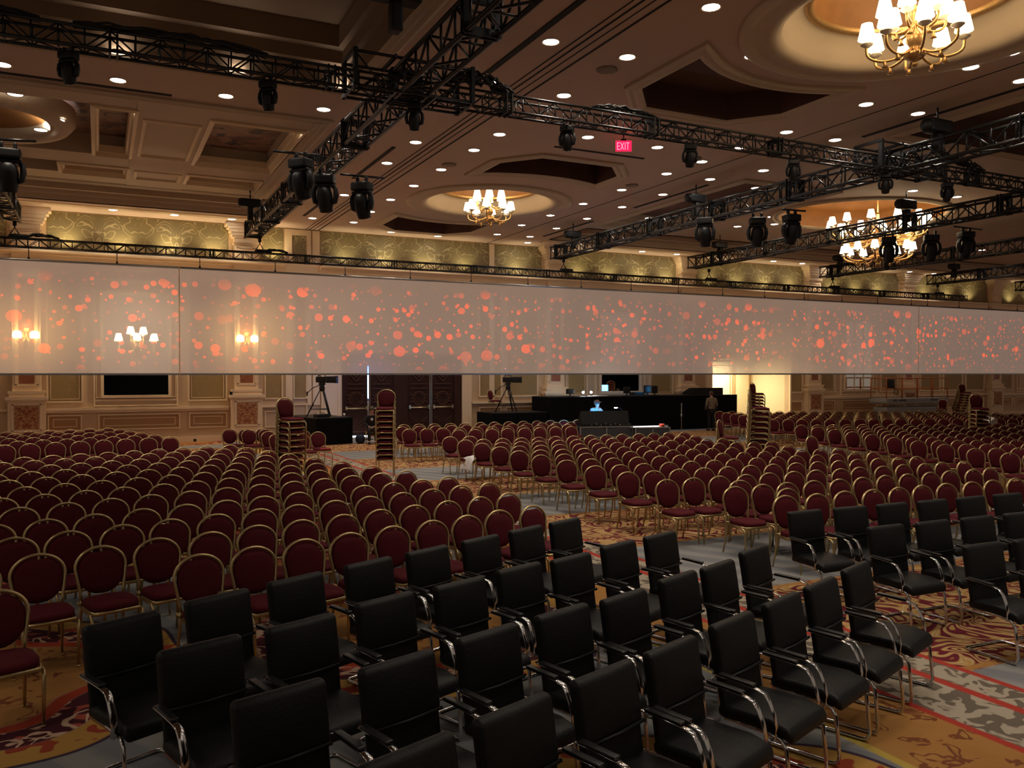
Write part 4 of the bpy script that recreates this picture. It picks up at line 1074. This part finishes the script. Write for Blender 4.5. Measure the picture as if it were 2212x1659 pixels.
# ------------------------------------------------------------------ camera platforms
def riser(name, pts, h, label):
    """draped platform on a four-cornered plan"""
    t = thing(name, label, 'platform', (0, 0, 0)); m = MB(); n = 0; V, Fc = [], []
    P = [Vector(p) for p in pts]; ring = []
    for i in range(4):
        a, b = P[i], P[(i + 1) % 4]; L = (b - a).length; k = max(4, int(L / .09)); d = (b - a) / k; nn = Vector((d.y, -d.x)).normalized()
        for j in range(k): ring.append(a + d * j + nn * (.018 * math.sin(j * 2.1)))
    n = len(ring)
    for x, z in ((1.0, 0.005), (1.0, h - .03)): V += [(p.x, p.y, z) for p in ring]
    m.add(V, [(i, (i + 1) % n, n + (i + 1) % n, n + i) for i in range(n)]); m.build('skirt', 'drape', t)
    m = MB(); V = [(p.x, p.y, z) for z in (h - .04, h) for p in P]; m.add(V, [(0, 1, 2, 3), (4, 5, 6, 7), (0, 1, 5, 4), (1, 2, 6, 5), (2, 3, 7, 6), (3, 0, 4, 7)], False); m.build('deck', 'black', t)
    return t
riser('camera_platform', [(6.89, 29.75), (8.28, 30.1), (7.75, 32.7), (6.35, 32.4)], .97, 'black skirted camera platform left of the wooden doors')
riser('camera_platform', [(14.5, 31.3), (17.05, 31.3), (17.05, 33.0), (14.5, 33.0)], .93, 'low black camera platform beside the tall draped platform')
riser('control_platform', [(17.1, 31.2), (27.2, 31.2), (27.2, 32.9), (17.1, 32.9)], 1.56, 'long tall black draped control platform under the screen')
def tv_camera(x, y, z, rz, label):
    t = thing('video_camera', label, 'camera', (x, y, z), rz)
    apex = Vector((0, 0, 1.02))
    for k in range(3):
        a = PI / 2 + .35 + 2 * PI * k / 3; d = Vector((math.cos(a), math.sin(a), 0))
        m = MB(); foot = d * .56; s = d.cross(Vector((0, 0, 1))) * .03
        m.tube([foot + s * .3, apex + d * .05 + s], .018, 6); m.tube([foot - s * .3, apex + d * .05 - s], .018, 6); m.tube([foot, foot.lerp(apex, .45)], .02, 6); m.rbox(foot + Vector((0, 0, .02)), (.07, .07, .04), .015, 1); m.build('tripod_leg', 'black', t)
    m = MB(); m.tube([(math.cos(PI / 2 + .35 + 2 * PI * k / 3) * .42, math.sin(PI / 2 + .35 + 2 * PI * k / 3) * .42, .27) for k in range(3)], .012, 6, closed=True); m.build('spreader', 'black', t)
    m = MB(); m.lathe([(0, .93), (.09, .93), (.10, 1.0), (.11, 1.05), (.08, 1.12), (.09, 1.16), (0, 1.18)], 14); m.rbox((0, 0, 1.2), (.16, .22, .10), .03); m.build('fluid_head', 'black', t)
    m = MB(); m.tube([(-.08, .05, 1.16), (-.16, .30, 1.05), (-.18, .50, .86)], .014, 6); m.rbox((-.18, .51, .84), (.05, .05, .16), .015); m.build('pan_bar', 'black', t)
    m = MB(); m.rbox((0, .02, 1.36), (.15, .42, .22), .03); m.tube([(0, .15, 1.47), (0, .13, 1.56), (0, -.1, 1.56), (0, -.13, 1.47)], .018, 6); m.build('camera_body', 'black', t)
    m = MB(); m.rbox((0, -.36, 1.36), (.24, .36, .25), .03); m.rbox((0, -.56, 1.36), (.27, .05, .27), .02); m.build('box_lens', 'black', t)
    m = MB(); m.lathe([(0, -.59), (.10, -.588), (.105, -.58)], 16, (0, 0, 1.36), mat=Matrix.Rotation(PI / 2, 4, 'X') @ Matrix.Scale(-1, 4, (0, 0, 1))); m.build('front_glass', 'lens', t)
    m = MB(); m.tube([(-.05, .05, 1.47), (-.12, .12, 1.58), (-.13, .14, 1.66)], .014, 6); m.rbox((-.13, .16, 1.72), (.24, .06, .16), .02); m.build('viewfinder', 'black', t)
    m = MB(); m.tube([(.08, .15, 1.3), (.22, .2, 1.1), (.2, .1, .9), (.08, .05, .95)], .008, 5); m.build('cable', 'cable', t)
    return t
p = atZ(712, 893, .97); tv_camera(7.38, 31.0, .97, .95, 'broadcast video camera on a tripod on the platform left of the doors')
t = tv_camera(15.55, 32.1, .93, .95, 'broadcast video camera on a tripod beside a chair, right of the doors')
m = MB(); m.rbox((-.13, .10, 1.83), (.08, .03, .03), .01, 1); m.build('tally_light', glow('pink tally light', (1.0, .15, .45), 6.0), t)
put_chair(15.05, 32.35, .93, .6, 'burgundy chair standing on the low camera platform beside the camera tripod', 'stacked chairs', False)
def small(name, label, cat, loc, rz=0.0, group=None):
    return thing(name, label, cat, loc, rz, group)
t = small('equipment_box', 'low black equipment box on the left camera platform by the tripod', 'box', (7.2, 30.35, .97), .25); m = MB(); m.rbox((0, 0, .06), (.5, .3, .12), .02); m.build('body', 'black', t); m = MB(); m.tube([(-.1, 0, .12), (-.1, 0, .16), (.1, 0, .16), (.1, 0, .12)], .01, 5); m.build('handle', 'black', t)
m = MB(); m.lathe([(.03, 0), (.042, .12), (.038, .12), (.03, .01), (0, .01)], 14); o = m.build('paper_cup', 'paper'); o.location = (8.05, 30.4, .97); tag(o, 'white paper cup on the right corner of the left camera platform', 'cup')
m = MB(); m.lathe([(0, 0), (.035, 0), (.036, .15), (.015, .19), (.015, .22), (0, .22)], 12); o = m.build('bottle', 'crystal'); o.location = (7.05, 30.2, .97); tag(o, 'clear water bottle on the left camera platform', 'bottle')
m = MB(); m.rbox((0, 0, .16), (.30, .42, .32), .12, 3); m.tube([(-.08, -.1, .3), (0, -.1, .42), (.08, -.1, .3)], .015, 5); o = m.build('bag', 'bag'); o.location = (8.55, 30.05, 0); tag(o, 'dark blue bag on the floor beside the left camera platform', 'bag')
# blue light tube on a stand, and a white floor light by the doors
bx = atY(795, 860, 31.6).x
t = thing('light_tube', 'upright glowing blue light tube on a stand in front of the doors', 'lamp', (bx, 31.6, 0))
m = MB(); m.tube([(0, 0, 1.62), (0, 0, 2.86)], .028, 10); m.build('glow_tube', 'tubecore', t)
m = MB(); m.lathe([(.055, 1.6), (.055, 2.88)], 12); 
for q in (0,): pass
m.build('glow_sleeve', 'tube_sleeve' if 'tube_sleeve' in M else 'tube', t) if False else None
m = MB(); m.tube([(0, 0, 0.03), (0, 0, 1.62)], .016, 8); m.rbox((0, 0, 1.57), (.07, .07, .1), .02); m.build('pole', 'alu', t)
m = MB(); m.lathe([(0, 0), (.2, 0), (.2, .02), (.03, .04), (0, .05)], 18); m.build('foot', 'black', t)
lamp('tube_light', 'AREA', (0, -.05, 2.2), 12, (.15, .35, 1), t, rot=(PI / 2, 0, 0), shape='RECTANGLE', size=.05, size_y=1.2)
m = MB(); m.box(8.62, 9.75, 32.95, 33.05, .0, .06); tag(m.build('floor_light', glow('bluish white light bar', (.7, .82, 1.0), 2.6)), 'bluish white light bar lying on the floor at the foot of the doors', 'lamp')
# ------------------------------------------------------------------ people
def grow(name, verts, edges, radii, mat, parent, sub=2, root=0):
    me = bpy.data.meshes.new(name); me.from_pydata(verts, edges, []); o = ob(name, me, parent)
    me.materials.append(M[mat])
    o.modifiers.new('skin', 'SKIN').use_smooth_shade = True
    if not me.skin_vertices: bpy.context.view_layer.objects.active = o
    lay = me.skin_vertices[0] if me.skin_vertices else None
    for i, r in enumerate(radii):
        lay.data[i].radius = r if isinstance(r, tuple) else (r, r); lay.data[i].use_root = (i == root)
    s = o.modifiers.new('sub', 'SUBSURF'); s.levels = s.render_levels = sub
    return o
def person(label, loc, rz, J, shirt, trousers, hat=None, seated=False, hair='hair'):
    """J: joint positions in metres, the figure faces -Y"""
    t = thing('person', label, 'person', loc, rz)
    names = list(J); idx = {n: i for i, n in enumerate(names)}
    rad = dict(pelvis=(.15, .12), waist=(.135, .11), chest=(.155, .115), neckbase=(.075, .07), neck=.055, jaw=(.062, .07), skull=(.078, .092), crown=(.06, .07), nose=.016,
               shl=.062, shr=.062, ell=.045, elr=.045, wrl=.031, wrr=.031, pal=(.042, .022), par=(.042, .022), hil=.088, hir=.088, knl=.062, knr=.062, anl=.042, anr=.042, tol=.038, tor=.038)
    E = [('pelvis', 'waist'), ('waist', 'chest'), ('chest', 'neckbase'), ('neckbase', 'neck'), ('neck', 'jaw'), ('jaw', 'skull'), ('skull', 'crown'),
         ('chest', 'shl'), ('shl', 'ell'), ('ell', 'wrl'), ('wrl', 'pal'), ('chest', 'shr'), ('shr', 'elr'), ('elr', 'wrr'), ('wrr', 'par'),
         ('pelvis', 'hil'), ('hil', 'knl'), ('knl', 'anl'), ('anl', 'tol'), ('pelvis', 'hir'), ('hir', 'knr'), ('knr', 'anr'), ('anr', 'tor')]
    body = grow('body', [J[n] for n in names], [(idx[a], idx[b]) for a, b in E], [rad[n] for n in names], 'skin', t)
    def sub_fig(nm, keep, mat, k):
        ks = [n for n in names if n in keep]; ii = {n: i for i, n in enumerate(ks)}
        rr = [tuple(x * k + .008 for x in (rad[n] if isinstance(rad[n], tuple) else (rad[n],) * 2)) for n in ks]
        return grow(nm, [J[n] for n in ks], [(ii[a], ii[b]) for a, b in E if a in ii and b in ii], rr, mat, t)
    sub_fig('shirt', ('pelvis', 'waist', 'chest', 'neckbase', 'shl', 'shr', 'ell', 'elr', 'wrl', 'wrr'), shirt, 1.10)
    sub_fig('trousers', ('pelvis', 'hil', 'hir', 'knl', 'knr', 'anl', 'anr'), trousers, 1.14)
    for s in ('l', 'r'):
        a, b = Vector(J['an' + s]), Vector(J['to' + s]); m = MB(); d = (b - a); m.rbox(((a + b) / 2 + d * .1)[:2] + (.045,) if a.z < .3 else (a + b) / 2, (.095, .27, .09), .04, 2); m.build('shoe', 'darkcloth', t)
        w, p = Vector(J['wr' + s]), Vector(J['pa' + s]); d = (p - w).normalized(); sd = d.cross(Vector((0, 0, 1))); sd = sd.normalized() if sd.length > .1 else Vector((1, 0, 0)); up = sd.cross(d)
        m = MB()
        for k, (o, L) in enumerate(((-.03, .075), (-.010, .085), (.010, .08), (.03, .062))):
            q = p + d * .02 + sd * o; m.tube([q, q + d * L * .5 - up * .006, q + d * L * .9 - up * .03], [.009, .0085, .007], 6)
        q = p - d * .02 + sd * .04; m.tube([q, q + sd * .03 + d * .02, q + sd * .035 + d * .055], [.011, .010, .008], 6)
        m.build('fingers', 'skin', body)
    sk, jw = Vector(J['skull']), Vector(J['jaw']); f = Vector((0, -1, 0)); ax = (sk - jw).normalized(); fx = (f - ax * f.dot(ax)).normalized(); rx = ax.cross(fx)
    m = MB(); base = sk + fx * .085 - ax * .012; m.tube([base + ax * .02, base + fx * .022 - ax * .02, base - ax * .03], [.009, .014, .010], 6); m.build('nose', 'skin', body)
    m = MB()
    for s in (-1, 1): m.lathe([(0, -.011), (.011, 0), (0, .011)], 8, sk + fx * .082 + rx * (s * .032) + ax * .012)
    m.build('eyes', 'darkcloth', body)
    m = MB(); q = jw + fx * .072 + ax * .0; m.tube([q - rx * .022, q + fx * .004, q + rx * .022], .006, 5); m.build('mouth', 'marble', body)
    m = MB()
    for s in (-1, 1): m.rbox(sk + rx * (s * .082) - fx * .005, (.02, .035, .06), .009, 1)
    m.build('ears', 'skin', body)
    R = Matrix((rx, -fx, ax)).transposed().to_4x4()
    m = MB(); m.lathe([(.089, -.01), (.095, .03), (.09, .07), (.065, .105), (.03, .12), (0, .123)], 16, sk - ax * .01 - fx * .012, mat=R, sy=1.12); m.build('hair', hair, t)
    if hat:
        m = MB(); m.lathe([(.098, .025), (.10, .055), (.092, .09), (.06, .12), (0, .13)], 16, sk - fx * .008, mat=R, sy=1.12)
        bm = sk + ax * .035 + fx * .13; m.rbox(bm, (.15, .13, .014), .006, 1); m.build('cap', hat, t)
    return t
def rest(J, **kw): J = dict(J); J.update(kw); return J
STAND = dict(pelvis=(0, 0, .95), waist=(0, .01, 1.12), chest=(0, .02, 1.34), neckbase=(0, .02, 1.47), neck=(0, .005, 1.53), jaw=(0, -.02, 1.585), skull=(0, -.01, 1.66), crown=(0, 0, 1.715),
  shl=(-.19, .02, 1.41), ell=(-.25, .04, 1.13), wrl=(-.25, -.03, .88), pal=(-.25, -.05, .80), shr=(.19, .02, 1.41), elr=(.25, .04, 1.13), wrr=(.25, -.03, .88), par=(.25, -.05, .80),
  hil=(-.10, 0, .90), knl=(-.11, -.01, .49), anl=(-.12, .02, .09), tol=(-.13, -.13, .04), hir=(.10, 0, .90), knr=(.11, -.01, .49), anr=(.12, .02, .09), tor=(.13, -.13, .04))
SIT = rest(STAND, pelvis=(0, .05, .50), waist=(0, .06, .68), chest=(0, .04, .90), neckbase=(0, .02, 1.03), neck=(0, 0, 1.09), jaw=(0, -.03, 1.14), skull=(0, -.02, 1.215), crown=(0, -.01, 1.27),
  shl=(-.19, .03, .97), ell=(-.24, -.02, .70), wrl=(-.12, -.22, .62), pal=(-.06, -.28, .60), shr=(.19, .03, .97), elr=(.24, -.02, .70), wrr=(.12, -.22, .62), par=(.05, -.29, .62),
  hil=(-.10, .02, .50), knl=(-.12, -.38, .51), anl=(-.12, -.40, .09), tol=(-.12, -.54, .04), hir=(.10, .02, .50), knr=(.12, -.38, .51), anr=(.12, -.40, .09), tor=(.12, -.54, .04))
# usher sitting by the doors
ux = 8.95
t = person('seated person in dark clothes with a white badge beside the blue light tube', (ux, 29.9, 0), -.25, SIT, 'darkcloth', 'darkcloth')
m = MB(); m.box(-.05, .03, -.125, -.12, .84, .93); m.build('badge', 'paper', t)
put_chair(ux, 29.95, 0, -.25, 'burgundy chair under the seated person in dark clothes', 'burgundy chairs near the doors', False)
# operator behind the lighting desk, chin on hand
OP = {k: (v[0], v[1], v[2] + .33) if k not in ('anl', 'anr', 'tol', 'tor') else v for k, v in SIT.items()}
OP.update(anl=(-.12, -.36, .42), tol=(-.12, -.50, .38), anr=(.12, -.36, .42), tor=(.12, -.50, .38), chest=(0, -.02, 1.22), neckbase=(0, -.07, 1.34), neck=(0, -.1, 1.39), jaw=(-.01, -.14, 1.435), skull=(-.02, -.13, 1.51), crown=(-.02, -.12, 1.565),
  shl=(-.19, -.03, 1.28), ell=(-.22, -.26, 1.04), wrl=(-.08, -.30, 1.24), pal=(-.04, -.26, 1.32), shr=(.19, -.03, 1.28), elr=(.27, -.22, 1.04), wrr=(.10, -.36, .99), par=(.03, -.40, .98))
ox, oy = 15.5, 25.03
t = person('person in pale blue shirt and brown cap, chin on hand, behind lighting desk', (ox, oy, 0), .1, OP, 'blueshirt', 'darkcloth', 'cap')
t = thing('stool', 'tall dark stool under the person in the blue shirt', 'stool', (ox, oy + .04, 0), 0)
m = MB(); m.rbox((0, 0, .70), (.40, .38, .08), .03); m.build('seat', 'black', t)
for sx, sy in ((-1, -1), (1, -1), (1, 1), (-1, 1)):
    m = MB(); m.tube([(sx * .15, sy * .14, .67), (sx * .2, sy * .19, 0)], .015, 6); m.build('leg', 'black', t)
m = MB(); m.tube([(-.175, -.165, .36), (.175, -.165, .36), (.175, .165, .36), (-.175, .165, .36)], .012, 6, closed=True); m.build('footrest', 'black', t)
# standing person seen from behind
SD = rest(STAND, wrl=(-.20, -.16, .98), pal=(-.17, -.22, .97), wrr=(.20, -.16, .98), par=(.17, -.22, .97), skull=(0, -.03, 1.655), jaw=(0, -.05, 1.58), crown=(0, -.02, 1.71))
px = atZ(1537, 927, 0); t = person('person in a grey brown shirt standing with back turned at the draped platform', (24.5, 29.78, 0), PI - .25, SD, 'greyshirt', 'darkcloth', None, hair='cap')
# ------------------------------------------------------------------ lighting desk and its tables
def road_case(x, y, rz, L, Wd, h, label):
    t = thing('road_case', label, 'case', (x, y, 0), rz, 'road cases under the lighting desk')
    m = MB(); m.rbox((0, 0, h / 2 + .05), (L, Wd, h - .1), .02); m.build('body', 'case', t)
    m = MB()
    for sx in (-1, 0, 1):
        for sy in (-1, 1): m.box(sx * L / 2 - .02, sx * L / 2 + .02, sy * Wd / 2 - .012, sy * Wd / 2 + .012, .1, h)
    for z in (.1, h * .55, h):
        for sy in (-1, 1): m.box(-L / 2, L / 2, sy * Wd / 2 - .012, sy * Wd / 2 + .012, z - .02, z + .015)
    m.build('edging', 'alu', t)
    for sx in (-1, 1):
        for sy in (-1, 1):
            m = MB(); m.lathe([(0, -.02), (.05, -.02), (.05, .02), (0, .02)], 10, (sx * (L / 2 - .1), sy * (Wd / 2 - .1), .05), mat=Matrix.Rotation(PI / 2, 4, 'Y')); m.build('wheel', 'black', t)
ta = atZ(1252, 923, .76); tb = atZ(1368, 921, .76); tc = atZ(1452, 921, .76)
cr = math.atan2(tb.y - ta.y, tb.x - ta.x); c1 = (ta + tb) / 2; c2 = (tb + tc) / 2
L1, L2 = (tb - ta).length, (tc - tb).length
u = Vector((math.cos(cr), math.sin(cr))); nrm = Vector((-u.y, u.x))
road_case(c1.x + nrm.x * .4, c1.y + nrm.y * .4, cr, L1 - .06, .8, .76, 'dark road case with metal edging carrying the lighting desk')
road_case(c2.x + nrm.x * .4, c2.y + nrm.y * .4, cr, L2 - .06, .8, .72, 'dark road case with metal edging under the white paper')
t = thing('lighting_desk', 'large black lighting control desk seen from behind, in front of the person in blue', 'control desk', (c1.x + nrm.x * .45, c1.y + nrm.y * .45, .76), cr)
m = MB(); w = L1 * .44; V = []
for x in (-w, w): V += [(x, -.36, 0), (x, .36, 0), (x, .36, .10), (x, .02, .20), (x, -.18, .52), (x, -.26, .53), (x, -.36, .10)]
m.add(V, [tuple(range(7))[::-1], tuple(range(7, 14))] + [(i, (i + 1) % 7, 7 + (i + 1) % 7, 7 + i) for i in range(7)], False); m.build('console_body', 'black', t)
def tilted(x0, x1, e=0.012):
    a, b = Vector((0, .02, .20)), Vector((0, -.18, .52)); d = (b - a); nn = Vector((0, d.z, -d.y)).normalized() * e
    return [(x0, *(a + d * .12 + nn)[1:]), (x1, *(a + d * .12 + nn)[1:]), (x1, *(a + d * .92 + nn)[1:]), (x0, *(a + d * .92 + nn)[1:])]
m = MB(); 
for x0 in (-w * .9, -w * .3, w * .3): m.add(tilted(x0, x0 + w * .58), [(0, 1, 2, 3)], False)
m.build('console_screen', 'bluescreen', t)
m = MB()
for i in range(20): m.box(-w * .9 + i * w * .09, -w * .9 + i * w * .09 + .02, .12, .16, .165, .185)
m.build('faders', 'alu', t)
m = MB()
for i in range(7): m.lathe([(0, 0), (.02, .0), (.02, .02), (0, .02)], 8, (-w * .6 + i * w * .2, -.37, .06 + .03 * (i % 2)), mat=Matrix.Rotation(PI / 2, 4, 'X'))
m.build('connectors', 'alu', t)
m = MB(); m.tube([(-.3, -.36, .05), (-.1, -.46, -.02), (.25, -.44, -.06), (.6, -.40, .04), (.9, -.36, .08)], .012, 5); m.build('cable', 'cable', t)
lamp('console_glow', 'AREA', (-.1, .12, .42), 26, (.42, .72, 1), t, rot=(PI / 2 - .25, 0, PI), shape='RECTANGLE', size=1.2, size_y=.3)
t = thing('paper_sheets', 'white sheets of paper spread bright on the road case right of the desk', 'paper', (c2.x + nrm.x * .38, c2.y + nrm.y * .38, .72), cr)
for i in range(6):
    m = MB(); x = -L2 * .42 + i * L2 * .15; m.box(x - .20, x + .20, -.28 + .03 * (i % 2), .22, .003 + .003 * i, .006 + .003 * i); m.build('sheet', 'paper', t)
t = thing('desk_lamp', 'gooseneck lamp shining on the white paper', 'lamp', (c1.x + nrm.x * .62 + u.x * (L1 / 2 - .12), c1.y + nrm.y * .62 + u.y * (L1 / 2 - .12), .76), cr)
m = MB(); m.tube([(0, 0, 0), (0, 0, .3), (-.02, -.02, .5), (-.12, -.05, .60), (-.26, -.08, .62)], .008, 6); m.build('gooseneck', 'black', t)
m = MB(); m.rbox((-.30, -.09, .615), (.12, .04, .025), .01, 1); m.build('lamp_head', 'whiteled', t)
m = MB(); m.rbox((0, 0, .02), (.08, .08, .04), .015, 1); m.build('foot', 'black', t)
lamp('paper_light', 'SPOT', (c2.x + nrm.x * .4, c2.y + nrm.y * .4, 2.1), 120, (1, .97, .95), rot=(0, 0, 0), spot_size=1.0, spot_blend=.5)
t = thing('tape_roll', 'small red roll at the right end of the white paper', 'tape', (tc.x + nrm.x * .35 - u.x * .22, tc.y + nrm.y * .35 - u.y * .22, .74)); m = MB(); m.lathe([(.04, 0), (.09, 0), (.09, .09), (.04, .09), (.04, 0)], 16); m.build('roll', 'redplastic', t); m = MB(); m.lathe([(.038, .005), (.04, .085)], 16); m.build('core', 'paper', t)
m = MB(); m.rbox((0, 0, .03), (.22, .12, .06), .02); o = m.build('radio', 'case'); o.location = (tc.x + nrm.x * .42 - u.x * .06, tc.y + nrm.y * .42 - u.y * .06, .72); tag(o, 'small grey radio beside the red roll', 'radio')
t = thing('wooden_chair', 'reddish wooden chair back showing at the right end of the lighting desk', 'chair', (c1.x + u.x * (L1 / 2 + .15) + nrm.x * 1.15, c1.y + u.y * (L1 / 2 + .15) + nrm.y * 1.15, 0), cr + .8)
m = MB(); m.rbox((0, 0, .46), (.42, .42, .06), .02); m.build('seat', 'redplastic', t)
m = MB(); m.rbox((0, .2, .84), (.40, .03, .42), .015, 2, lambda w: (w.x * (1 - max(0, w.z) * .9), w.y + w.z * .1, w.z)); m.build('backrest', plain('reddish brown wood', (.26, .07, .03), .4), t)
for sx in (-1, 1):
    for sy in (-1, 1):
        m = MB(); m.tube([(sx * .18, sy * .18, .45), (sx * .19, sy * .2, 0)], .017, 6); m.build('leg', 'wood', t)
t = thing('microphone_stand', 'thin grey microphone stand in front of the black drape', 'stand', (*atZ(1472, 938, 0).xy, 0))
m = MB(); m.tube([(0, 0, .02), (0, 0, 1.25)], .014, 8); m.rbox((0, 0, .8), (.09, .06, .1), .02); m.rbox((0, 0, 1.25), (.05, .05, .12), .02); m.build('pole', 'alu', t)
for k in range(3):
    m = MB(); a = 2 * PI * k / 3; m.tube([(0, 0, .12), (math.cos(a) * .28, math.sin(a) * .28, .012)], .012, 6); m.build('leg', 'alu', t)
# equipment on the control platform
def on_top(px, Y=31.7): return atY(px, 840, Y).x
def monitor(px, w, h, label, y=31.75, mat='bluescreen'):
    t = thing('monitor', label, 'monitor', (on_top(px, y), y, 1.56), 0)
    m = MB(); m.rbox((0, 0, .1 + h / 2), (w, .06, h), .02); m.build('case', 'black', t)
    m = MB(); m.box(-w / 2 + .03, w / 2 - .03, .031, .033, .13, .07 + h); m.build('screen', mat, t)
    m = MB(); m.rbox((0, 0, .01), (.3, .2, .02), .008, 1); m.rbox((0, 0, .07), (.06, .04, .14), .01, 1); m.build('stand', 'black', t)
monitor(1232, .42, .22, 'small black monitor box at the left end of the draped platform'); monitor(1354, .36, .28, 'small black monitor below the mirror on the draped platform')
monitor(1398, .38, .36, 'left one of two taller black monitors on the draped platform'); monitor(1414, .32, .34, 'right one of two taller black monitors on the draped platform', 31.5)
t = thing('mixing_console', 'wide black mixing console on the right end of the draped platform', 'control desk', (on_top(1523), 31.85, 1.56), 0)
m = MB(); V = []
for x in (-.95, .95): V += [(x, -.3, 0), (x, .35, 0), (x, .35, .08), (x, -.12, .30), (x, -.3, .32)]
m.add(V, [(4, 3, 2, 1, 0), (5, 6, 7, 8, 9)] + [(i, (i + 1) % 5, 5 + (i + 1) % 5, 5 + i) for i in range(5)], False); m.build('console_body', 'black', t)
m = MB(); m.tube([(.3, .1, .2), (.35, .1, .42), (.5, .08, .48), (.62, .05, .42)], .008, 5); m.build('gooseneck', 'alu', t)
m = MB(); m.rbox((0, 0, .07), (.6, .4, .14), .02); o = m.build('equipment_case', 'black'); o.location = (on_top(1376, 32.3), 32.3, 1.56); tag(o, 'low black equipment case between the monitors on the draped platform', 'case')
for px, s, lab in ((1260, .055, 'larger left one'), (1277, .05, 'right one')):
    t = thing('work_light', 'small bright white work light on the draped platform, ' + lab, 'lamp', (on_top(px, 31.6), 31.6, 1.56)); m = MB(); m.tube([(0, 0, 0), (0, 0, .14)], .01, 6); m.rbox((0, 0, .01), (.1, .1, .02), .008, 1); m.build('stem', 'black', t)
    m = MB(); m.lathe([(0, -s), (s * .7, -s * .7), (s, 0), (s * .7, s * .7), (0, s)], 12, (0, 0, .17)); m.build('bulb', 'whiteled', t)
t = thing('paper_sheets', 'low white papers on the left part of the draped platform', 'paper', (on_top(1285, 31.6), 31.45, 1.56)); m = MB(); m.box(-.4, .5, -.12, .12, .0, .02); m.build('sheet', 'paper', t)
# ------------------------------------------------------------------ scissor lift
t = thing('scissor_lift', 'grey scissor lift with orange guard rails near the right end of the wall', 'lift', (0, 31.6, 0))
xl, xr = atY(1898, 862, 31.6).x, atY(2032, 862, 31.6).x
m = MB(); m.box(xl, xr, -.5, .6, 1.02, 1.22); m.box(xl + .1, xr - .1, -.55, .65, .95, 1.02); m.build('deck', 'greydeck', t)
m = MB(); m.rbox(((xl + xr) / 2, .05, .52), (xr - xl - .3, .9, .5), .05); m.build('chassis', 'greydeck', t)
for sx in (xl + .6, xr - .6):
    for y in (-.42, .5):
        m = MB(); m.lathe([(0, -.09), (.2, -.09), (.22, -.05), (.22, .05), (.2, .09), (0, .09)], 16, (sx, y, .22), mat=Matrix.Rotation(PI / 2, 4, 'X')); m.build('wheel', 'black', t)
m = MB()
for k, z in enumerate((.80, .9)):
    m.bar((xl + .4, -.3, z - .05), (xr - .4, -.3, z + .05), .05, .06)
m.build('scissor_arm', 'greydeck', t)
for y in (-.45, .55):
    m = MB()
    for z in (1.75, 2.3): m.tube([(xl + .05, y, z), (xr - .05, y, z)], .028, 6)
    n = 4
    for i in range(n + 1): m.tube([(xl + .05 + (xr - xl - .1) * i / n, y, 1.22), (xl + .05 + (xr - xl - .1) * i / n, y, 2.32)], .028, 6)
    m.build('guard_rail', 'orange', t)
m = MB()
for x in (xl + .05, xr - .05):
    for z in (1.75, 2.3): m.tube([(x, -.45, z), (x, .55, z)], .028, 6)
m.build('end_rail', 'orange', t)
m = MB(); m.rbox((xl + .5, -.3, 2.0), (.4, .3, .5), .06); m.build('control_box', 'black', t)
m = MB(); m.box(xl + .5, xl + .8, -.512, -.50, 1.09, 1.16); m.box(xl + .95, xl + 1.5, -.512, -.50, 1.09, 1.16); m.box(xr - 1.5, xr - .9, -.512, -.50, 1.09, 1.16); m.build('decal', 'case', t)
m = MB(); m.tube([(xl + .6, -.5, 1.9), (xl + .5, -.55, 1.5), (xl + .75, -.55, 1.4), (xl + .85, -.52, 1.6), (xl + .65, -.5, 1.75)], .02, 6); m.build('hose', 'cable', t)
# ------------------------------------------------------------------ cloths and odd things
def drape_cloth(x, y, z, w, d, label, rz=0.0, drop=.28, seed=1):
    rnd = random.Random(seed); m = MB(); n = 16; V = []
    ph = [rnd.uniform(0, 6) for _ in range(6)]
    for i in range(n + 1):
        for j in range(n + 1):
            a, b = (i / n - .5) * w, (j / n - .5) * d
            e = max(abs(a) / (w * .5), abs(b) / (d * .5)); h = .05 + .05 * math.sin(9 * a + ph[0]) * math.cos(8 * b + ph[1]) + .05 * math.exp(-((a - .05) ** 2 + b * b) / .02) * 1.6
            ex = max(0, abs(a) - w * .33); h -= ex * drop / (w * .17); V.append((a * (1 - ex * .8), b, max(h, -.34) + .012 * math.sin(23 * a + ph[2]) * math.sin(21 * b + ph[3])))
    m.add(V, [(i * (n + 1) + j, (i + 1) * (n + 1) + j, (i + 1) * (n + 1) + j + 1, i * (n + 1) + j + 1) for i in range(n) for j in range(n)])
    o = m.build('white_cloth', 'cloth'); o.location = (x, y, z); o.rotation_euler = (0, 0, rz)
    s = o.modifiers.new('thick', 'SOLIDIFY'); s.thickness = .008; s2 = o.modifiers.new('sub', 'SUBSURF'); s2.levels = s2.render_levels = 1
    return tag(o, label, 'cloth')
drape_cloth(8.22, 18.55, .49, .95, .5, 'crumpled white cloth over two aisle seats of the centre block', .1, .30, 3)
drape_cloth(27.6, 19.0, .93, .9, .6, 'white cloth thrown over chairs at the right edge near the short stack', .3, .16, 5)
p = atZ(1131, 941, .60); m = MB(); m.rbox((0, 0, 0), (.34, .30, .26), .11, 3); m.tube([(-.1, .05, .1), (-.16, .12, .2), (-.05, .15, .24), (.05, .1, .14)], .03, 6); o = m.build('jacket', 'bag'); o.location = (p.x, p.y, .62); tag(o, 'dark jacket bundled on a seat in the row before the wooden doors', 'jacket')
# orange paper slip lying on a loose chair
p = atZ(702, 970, .5); m = MB(); m.box(-.12, .12, -.06, .06, 0, .006); o = m.build('paper_slip', 'redplastic'); o.location = (p.x, p.y, .508); tag(o, 'orange paper slip on the seat of a loose chair right of the left stack', 'paper')
